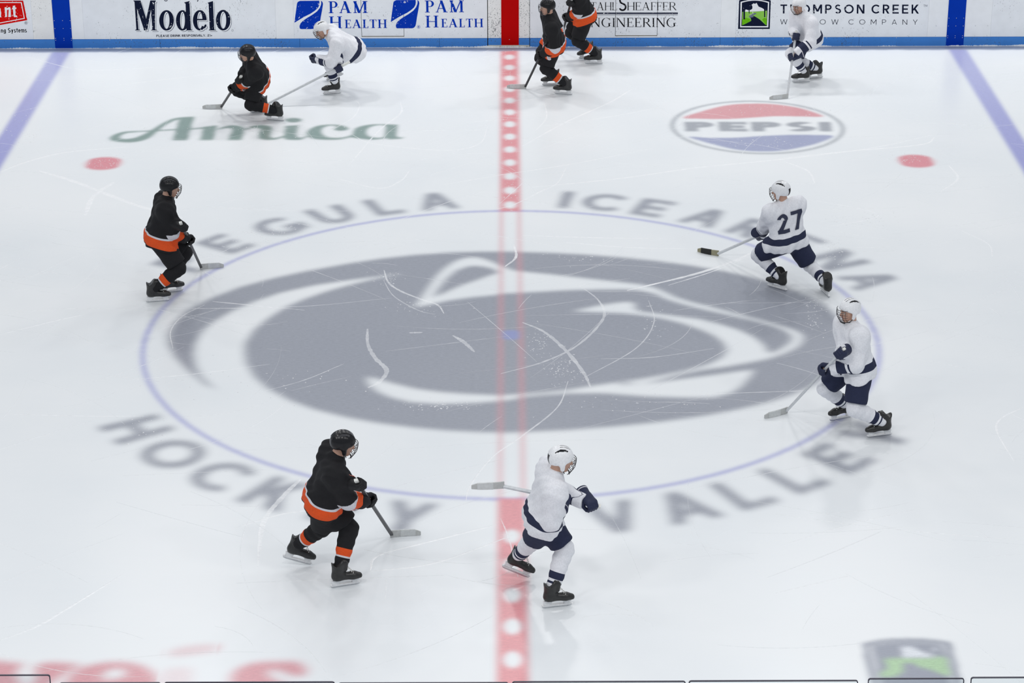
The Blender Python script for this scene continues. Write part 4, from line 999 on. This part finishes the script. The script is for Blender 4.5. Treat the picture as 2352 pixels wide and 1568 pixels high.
    def body_f(P):
        d = cone(P, Np - td * .16, Pp + td * .04, .125, .12, tf, 1.15)
        for s in (0, 1):
            d = smin(d, cone(P, Np - td * .08, sho[s], .075, .06), .05)
            d = smin(d, cone(P, sho[s], elb[s], .055, .042), .03); d = smin(d, cone(P, elb[s], wri[s], .043, .028), .02)
            d = smin(d, cone(P, wri[s], hand[s] + np.array(HM[s].col[1])[:3] * .03, .028, .03), .02)
            d = smin(d, cone(P, Pp, hip[s], .12, .095), .05); d = smin(d, cone(P, hip[s], kn[s], .09, .06), .04); d = smin(d, cone(P, kn[s], ank[s], .055, .03), .02)
        d = smin(d, cone(P, Np - td * .04, H(-.02, 0, -.04), .062, .056), .04)
        hd_ = ellipsoid(P, H(-.012, 0, .03), .094) if False else cone(P, H(-.03, 0, .03), H(.01, 0, .03), .093, .09, hl, 1.16)
        hd_ = smin(hd_, cone(P, H(.03, 0, -.03), H(.055, 0, -.085), .06, .036), .04)
        for s in (-1, 1):
            hd_ = smin(hd_, cone(P, H(.078, s * .02, .03), H(.068, s * .05, .024), .014, .012), .015)
            hd_ = smin(hd_, cone(P, H(-.005, s * .084, .012), H(-.008, s * .084, -.03), .014, .01), .01)
            hd_ = smax(hd_, -cone(P, H(.1, s * .033, .006), H(.1, s * .036, .006), .017, .017), .012)
            hd_ = smin(hd_, cone(P, H(.076, s * .033, .005), H(.077, s * .033, .005), .0135, .0135), .004)
        hd_ = smin(hd_, cone(P, H(.094, 0, .008), H(.112, 0, -.026), .009, .015), .014)
        hd_ = smin(hd_, cone(P, H(.09, -.018, -.056), H(.09, .018, -.056), .009, .009), .01)
        return smin(d, hd_, .025)
    pts = np.array([Pp, Np, H(0, 0, .15), H(.13, 0, 0), H(-.13, 0, 0), *hip, *sho, *kn, *ank, *elb, *wri, *hand])
    V, F = surfnet(body_f, pts.min(0) - .14, pts.max(0) + .14, .0125)
    bo = quad_mesh('body', V - ro, F, sk, root)
    tint = np.tile(np.array([.56, .33, .24, 1.0]), (len(V), 1))
    L_ = np.stack([(V - Hc) @ hf, (V - Hc) @ hl, (V - Hc) @ hu], 1)
    for s in (-1, 1):
        e_ = np.linalg.norm(L_ - vec(.088, s * .033, .005), axis=1); tint[e_ < .013] = (.75, .74, .72, 1); tint[e_ < .007] = (.05, .04, .03, 1)
        tint[(np.abs(L_[:, 2] - .031) < .006) & (np.abs(L_[:, 1] - s * .034) < .02) & (L_[:, 0] > .06)] = (*hair, 1)
    tint[(np.abs(L_[:, 2] + .057) < .009) & (np.abs(L_[:, 1]) < .024) & (L_[:, 0] > .07)] = (.45, .16, .14, 1)
    set_attr(bo, 'tint', tint, 'COLOR')
    # jersey
    hem = Pp - td * .11
    ph = random.uniform(0, 6)
    def torso_f(P):
        d = None
        for s in (1, -1):
            a = cone(P, Np - td * .10 + sl * s * .085, Pp - td * .2 + (sl * .5 + l * .5) * s * .1, .135, .165, tf, 1.04)
            d = a if d is None else smin(d, a, .09)
        d = smin(d, cone(P, Np - td * .02, Np + td * .015, .085, .075), .05)
        for s in (0, 1):
            h3 = hip[s] + (kn[s] - hip[s]) * .3
            d = smin(d, np.minimum(cone(P, Pp, hip[s], .176, .174), cone(P, hip[s], h3, .174, .166)), .05)
        for s in (0, 1): d = smin(d, cone(P, sho[s] + td * .01, sho[s] - td * .02 - (sho[s] - Np) * .12, .108, .115), .07)
        return smax(d, -(P - hem) @ td, .012)
    def sleeve_f(P, s):
        w_ = wri[s] + unit(hand[s] - wri[s]) * .03
        d = smin(cone(P, sho[s], elb[s], .115, .094), cone(P, elb[s], w_, .096, .076), .03)
        return smax(d, (P - w_) @ unit(w_ - elb[s]), .01)
    def jersey_f(P):
        d = torso_f(P)
        for s in (0, 1): d = smin(d, sleeve_f(P, s), .05)
        a, c, g = (P - Pp) @ td, (P - Pp) @ sl, (P - Pp) @ tf
        return d - .006 * np.sin(c * 34 + a * 14 + ph) * np.sin(a * 21 - g * 17 + ph) - .004 * np.sin(a * 40 + c * 55 + g * 23)
    pts = np.array([Pp - td * .2, Np, *sho, *elb, *wri, *[hip[k] + (kn[k] - hip[k]) * .3 for k in (0, 1)]])
    V, F = surfnet(jersey_f, pts.min(0) - .2, pts.max(0) + .2, .0145)
    jo = quad_mesh('jersey', V - ro, F, J_W if white else J_B, root)
    set_attr(jo, 'along', (V - hem) @ td)
    sf = [sleeve_f(V, s) for s in (0, 1)]; tr_ = torso_f(V); mn = np.minimum(*sf)
    for s in (0, 1):
        du = (V - elb[s]) @ unit(sho[s] - elb[s]); dlw = (V - wri[s]) @ unit(elb[s] - wri[s]); fore = np.linalg.norm(elb[s] - wri[s])
        set_attr(jo, ('arm', 'arm_right')[s], np.where(du > 0, fore + du, np.clip(dlw, 0, fore)))
    set_attr(jo, 'right', np.clip(.5 + (sf[0] - sf[1]) * 12, 0, 1)); set_attr(jo, 'sleeve', np.clip(.5 + (tr_ - mn) * 12, 0, 1))
    if number:
        lay_, wd = layout(number, sans, .2, None, .16)
        nv, nf = [], []
        for p in lay_:
            if len(p) != 4: continue
            p = np.array(p); q = 5 if np.ptp(p, axis=0).max() > .3 else 2; n0 = len(nv)
            for i in np.linspace(0, 1, q):
                for j in np.linspace(0, 1, q):
                    c = (p[0] * (1 - i) + p[1] * i) * (1 - j) + (p[3] * (1 - i) + p[2] * i) * j
                    nv.append(Np - td * .34 - sl * (c[0] - wd / 2) * .26 + td * c[1] * .26 - tf * .32)
            nf += [[n0 + i * q + j, n0 + (i + 1) * q + j, n0 + (i + 1) * q + j + 1, n0 + i * q + j + 1] for i in range(q - 1) for j in range(q - 1)]
        nv = np.array(nv)
        for _ in range(40): nv = nv + tf * np.clip(jersey_f(nv), -.02, .05)[:, None] * .7
        mesh_obj('number', nv - tf * .009 - ro, nf, NUMB if white else NUMW, jo)
    # pants
    def pants_f(P):
        d = cone(P, Pp + td * .08, Pp - vec(0, 0, .02), .125, .15, f, 1.0)
        for s in (0, 1):
            e_ = hip[s] + (kn[s] - hip[s]) * .86; u = unit(kn[s] - hip[s])
            t = smin(cone(P, Pp + (hip[s] - Pp) * .6, hip[s], .145, .143), cone(P, hip[s], kn[s], .143, .125), .05)
            d = smin(d, smax(t, (P - e_) @ u, .012), .05)
        return d - .004 * np.sin(P[:, 0] * 31 + ph) * np.sin(P[:, 2] * 27 + P[:, 1] * 22)
    pts = np.array([Pp, *hip, *kn]); V, F = surfnet(pants_f, pts.min(0) - .2, pts.max(0) + .2, .015)
    po = quad_mesh('hockey_pants', V - ro, F, PANT_W if white else PANT_B, root); set_attr(po, 'along', np.zeros(len(V)))
    # socks over shin pads, skates
    for s in (0, 1):
        u = unit(ank[s] - kn[s]); toe = np.array(FM[s].col[0])[:3]; fr_ = unit(toe - u * (toe @ u))
        k0 = kn[s] + (hip[s] - kn[s]) * .22
        def sock_f(P):
            d = smin(cone(P, k0, kn[s], .088, .09), cone(P, kn[s], ank[s] - u * .06, .088, .064), .03)
            d = smin(d, cone(P, kn[s] + fr_ * .02 + u * .02, ank[s] - u * .12 + fr_ * .018, .07, .055), .03)
            d = smin(d, cone(P, kn[s] + u * .1 - fr_ * .03, kn[s] + u * .22 - fr_ * .02, .055, .05), .04)
            return smax(d, (P - ank[s] + u * .0) @ u, .01) - .003 * np.sin(P @ u * 70 + ph)
        pts = np.array([k0, kn[s], ank[s]]); V, F = surfnet(sock_f, pts.min(0) - .12, pts.max(0) + .12, .0125)
        so = quad_mesh('sock', V - ro, F, SOCK_W if white else SOCK_B, root); set_attr(so, 'along', np.clip((V - kn[s]) @ u / np.linalg.norm(ank[s] - kn[s]), 0, 1))
        skate(root, FM[s])
        V_, F_ = (GL_V, GL_F) if s == 0 else (GLM_V, GLM_F)
        quad_mesh_shared('glove', V_, F_, GLOVE_W if white else GLOVE_B, root, HM[s], (('along', GL_A),))
    # helmet and face cage
    hm = frame(Hc, hf, z=hu)
    ho = quad_mesh_shared('helmet', HEL_V, HEL_F, HEL_W if white else HEL_B, root, hm, (('along', HEL_A),))
    cage_mesh().build('face_cage', WIRE, ho)
    MB().tube([(.0, -.1, -.05), (.04, -.065, -.105), (.055, 0, -.128), (.04, .065, -.105), (0, .1, -.05)], .005, 6).build('chin_strap', STRAP, ho)
    return root, (top, heel) if stick else None
def hockey_stick(ends, bdir, label, pale=False, dark_blade=True):
    top, heel = ends; so = empty('hockey_stick', tuple(heel)); tag(so, label, 'hockey stick', 'sticks of the hockey players')
    ax = unit(heel - top); bd = vec(math.cos(math.radians(bdir)), math.sin(math.radians(bdir)), 0)
    side = unit(np.cross(ax, bd)); n2 = np.cross(side, ax); top = top - ax * .06
    mb = MB()
    def bar(a, b, w_, d_):
        V = [p + n2 * w_ * i + side * d_ * j for p in (a, b) for i, j in ((-1, -1), (1, -1), (1, 1), (-1, 1))]
        mb.add([v - heel for v in V], [(3, 2, 1, 0), (4, 5, 6, 7), (0, 1, 5, 4), (1, 2, 6, 5), (2, 3, 7, 6), (3, 0, 4, 7)])
    bar(top + ax * .14, heel - ax * .01, .016, .011); mb.build('shaft', SHAFT2 if pale else SHAFT, so)
    mb = MB(); bar(top, top + ax * .145, .018, .013); mb.build('grip_tape', TAPE_W, so)
    upv = vec(0, 0, 1) if abs(ax[2]) > .25 else unit(-ax * .2 + vec(0, 0, 1)); up2 = unit(upv - bd * (upv @ bd)); nb = np.cross(bd, up2)
    def blade(t0, t1, g, mat, nm):
        V = []; n = 9
        for k in range(n):
            t = t0 + (t1 - t0) * k / (n - 1); x = .30 * t; c = .035 * t * t; h0 = -.026 + .012 * max(0, t - .8); h1 = .05 - .012 * t - .05 * max(0, t - .82) * 2.4
            for hz in (h0 - g, h1 + g):
                for sd in (-1, 1): V.append(bd * x + nb * (c + sd * (.006 + g)) + up2 * hz)
        F = []
        for k in range(n - 1):
            a = 4 * k; F += [(a, a + 4, a + 5, a + 1), (a + 2, a + 3, a + 7, a + 6), (a, a + 2, a + 6, a + 4), (a + 1, a + 5, a + 7, a + 3)]
        F += [(0, 1, 3, 2), (4 * n - 4, 4 * n - 2, 4 * n - 1, 4 * n - 3)]
        MB().add(V, F).build(nm, mat, so)
    blade(-.06, 1, 0, BLADE_M if dark_blade else BLADE_P, 'blade'); blade(.3, .82, .002, TAPE_K if dark_blade else PALE_T, 'blade_tape')
    return so
PLAYERS = []
def put(team, label, slabel, bdir, pale=False, dark=False, **k):
    r, e_ = person(team, label, **k); PLAYERS.append(r)
    if e_: hockey_stick(e_, bdir, slabel, pale, dark)
put('white', 'person in white bending low before the blue emblems, one glove reaching forward', 'long stick held low across the ice by the bending player in white', 200, pale=True,
    Y=10.2, pel=(812, 112, .12), neck=(760, 82, -1), head=(737, 68, -1), az=188, feet=((765, 216, 0, 195, 0), (772, 178, .05, 185, 20)), hands=((722, 134, -.12), .1),
    stick=((796, 146, -.3), (610, 241)), look=205, twist=-10)
put('black', 'person in black and orange crouching above the green script word', 'stick of the crouching player in black above the green script word', 185,
    Y=8.9, pel=(592, 171, .1), neck=(576, 138, -1), head=(568, 123, -1), az=192, feet=((634, 277, 0, 165, 0), (598, 258, 0, 185, 0)), hands=(.38, .04),
    stick=((552, 178, -.25), (508, 246)), look=195)
put('black', 'person in black and orange skating upright beside the red line, near the far boards', 'stick of the player in black beside the red line at the far boards', 180,
    Y=10.2, pel=(1273, 92, .05), neck=(1262, 40, -1), head=(1257, 16, -1), az=185, feet=((1296, 217, 0, 165, 0), (1268, 196, .0, 185, 0)), hands=(.36, .04),
    stick=((1262, 84, -.3), (1206, 200)), look=190)
put('black', 'person in black cut off by the top edge, only waist and legs showing', 'stick of the player in black who is cut off by the top edge', 185,
    Y=11.9, pel=(1344, 32, .0), neck=(1324, -28, -1), head=(1314, -52, -1), az=185, feet=((1366, 147, 0, 178, 0), (1352, 132, .03, 185, 10)), hands=(.34, .02),
    stick=((1312, 2, -.3), (1282, 112)), look=185)
put('white', 'person in white crouching before the spaced navy capitals, near the right blue line', 'stick of the crouching player in white, blade above the round emblem', 200, pale=True,
    Y=10.85, pel=(1858, 80, .1), neck=(1844, 35, -1), head=(1835, 14, -1), az=205, feet=((1842, 189, 0, 185, 0), (1872, 180, 0, 195, 0)), hands=(.36, .04),
    stick=((1828, 78, -.3), (1808, 222)), look=215)
put('black', 'person in black skating right, left of the circle beside the letter P', 'stick of the player in black left of the circle', 20,
    Y=1.3, pel=(364, 540, .05), neck=(384, 448, -1), head=(398, 408, -1), az=12, feet=((392, 672, .0, 20, 0), (360, 693, .0, 10, 0)), hands=(.04, .36),
    stick=((416, 514, -.3), (462, 614)), look=10)
put('white', 'person in white with a number on the back, skating away at the upper right', 'stick of the player with the number on the back, held out to the left', 155, pale=True, dark=True,
    Y=1.55, pel=(1810, 550, .0), neck=(1799, 462, 1), head=(1790, 430, 1), az=128, feet=((1787, 664, .0, 140, 0), (1896, 676, .0, 105, 0)), hands=(.3, (1776, 556, .3)),
    stick=((1790, 520, .3), (1648, 583)), look=150, twist=-18, number='27')
put('white', 'person in white skating left over the right edge of the circle beside the letter Y', 'stick of the player at the right edge of the circle, blade on the emblem rim', 215, pale=True,
    Y=-2.9, pel=(1968, 836, .05), neck=(1954, 746, -1), head=(1950, 704, -1), az=200, feet=((2022, 1002, 0, 195, 0), (1934, 962, .0, 205, 0)), hands=(.3, .02),
    stick=((1934, 806, -.35), (1806, 944)), look=205)
put('black', 'person in black and orange skating right over the lower left letters of the circle', 'stick of the player in black and orange over the lower left letters', 15,
    Y=-6.4, pel=(740, 1142, .05), neck=(770, 1052, -1), head=(794, 1010, -1), az=15, feet=((790, 1346, 0, 18, 0), (678, 1288, .06, 5, 20)), hands=(.03, .34),
    stick=((820, 1106, -.3), (900, 1228)), look=15)
put('white', 'person in white skating right over the red line at the bottom of the circle', 'stick carried across the body of the player in white on the red line', 190, pale=True,
    Y=-6.85, pel=(1246, 1182, .05), neck=(1272, 1090, -1), head=(1292, 1050, -1), az=12, feet=((1276, 1394, 0, 12, 0), (1180, 1314, .08, 0, 25)), hands=(.05, .32),
    stick=((1366, 1160, .1), (1154, 1116, .25)), look=12)
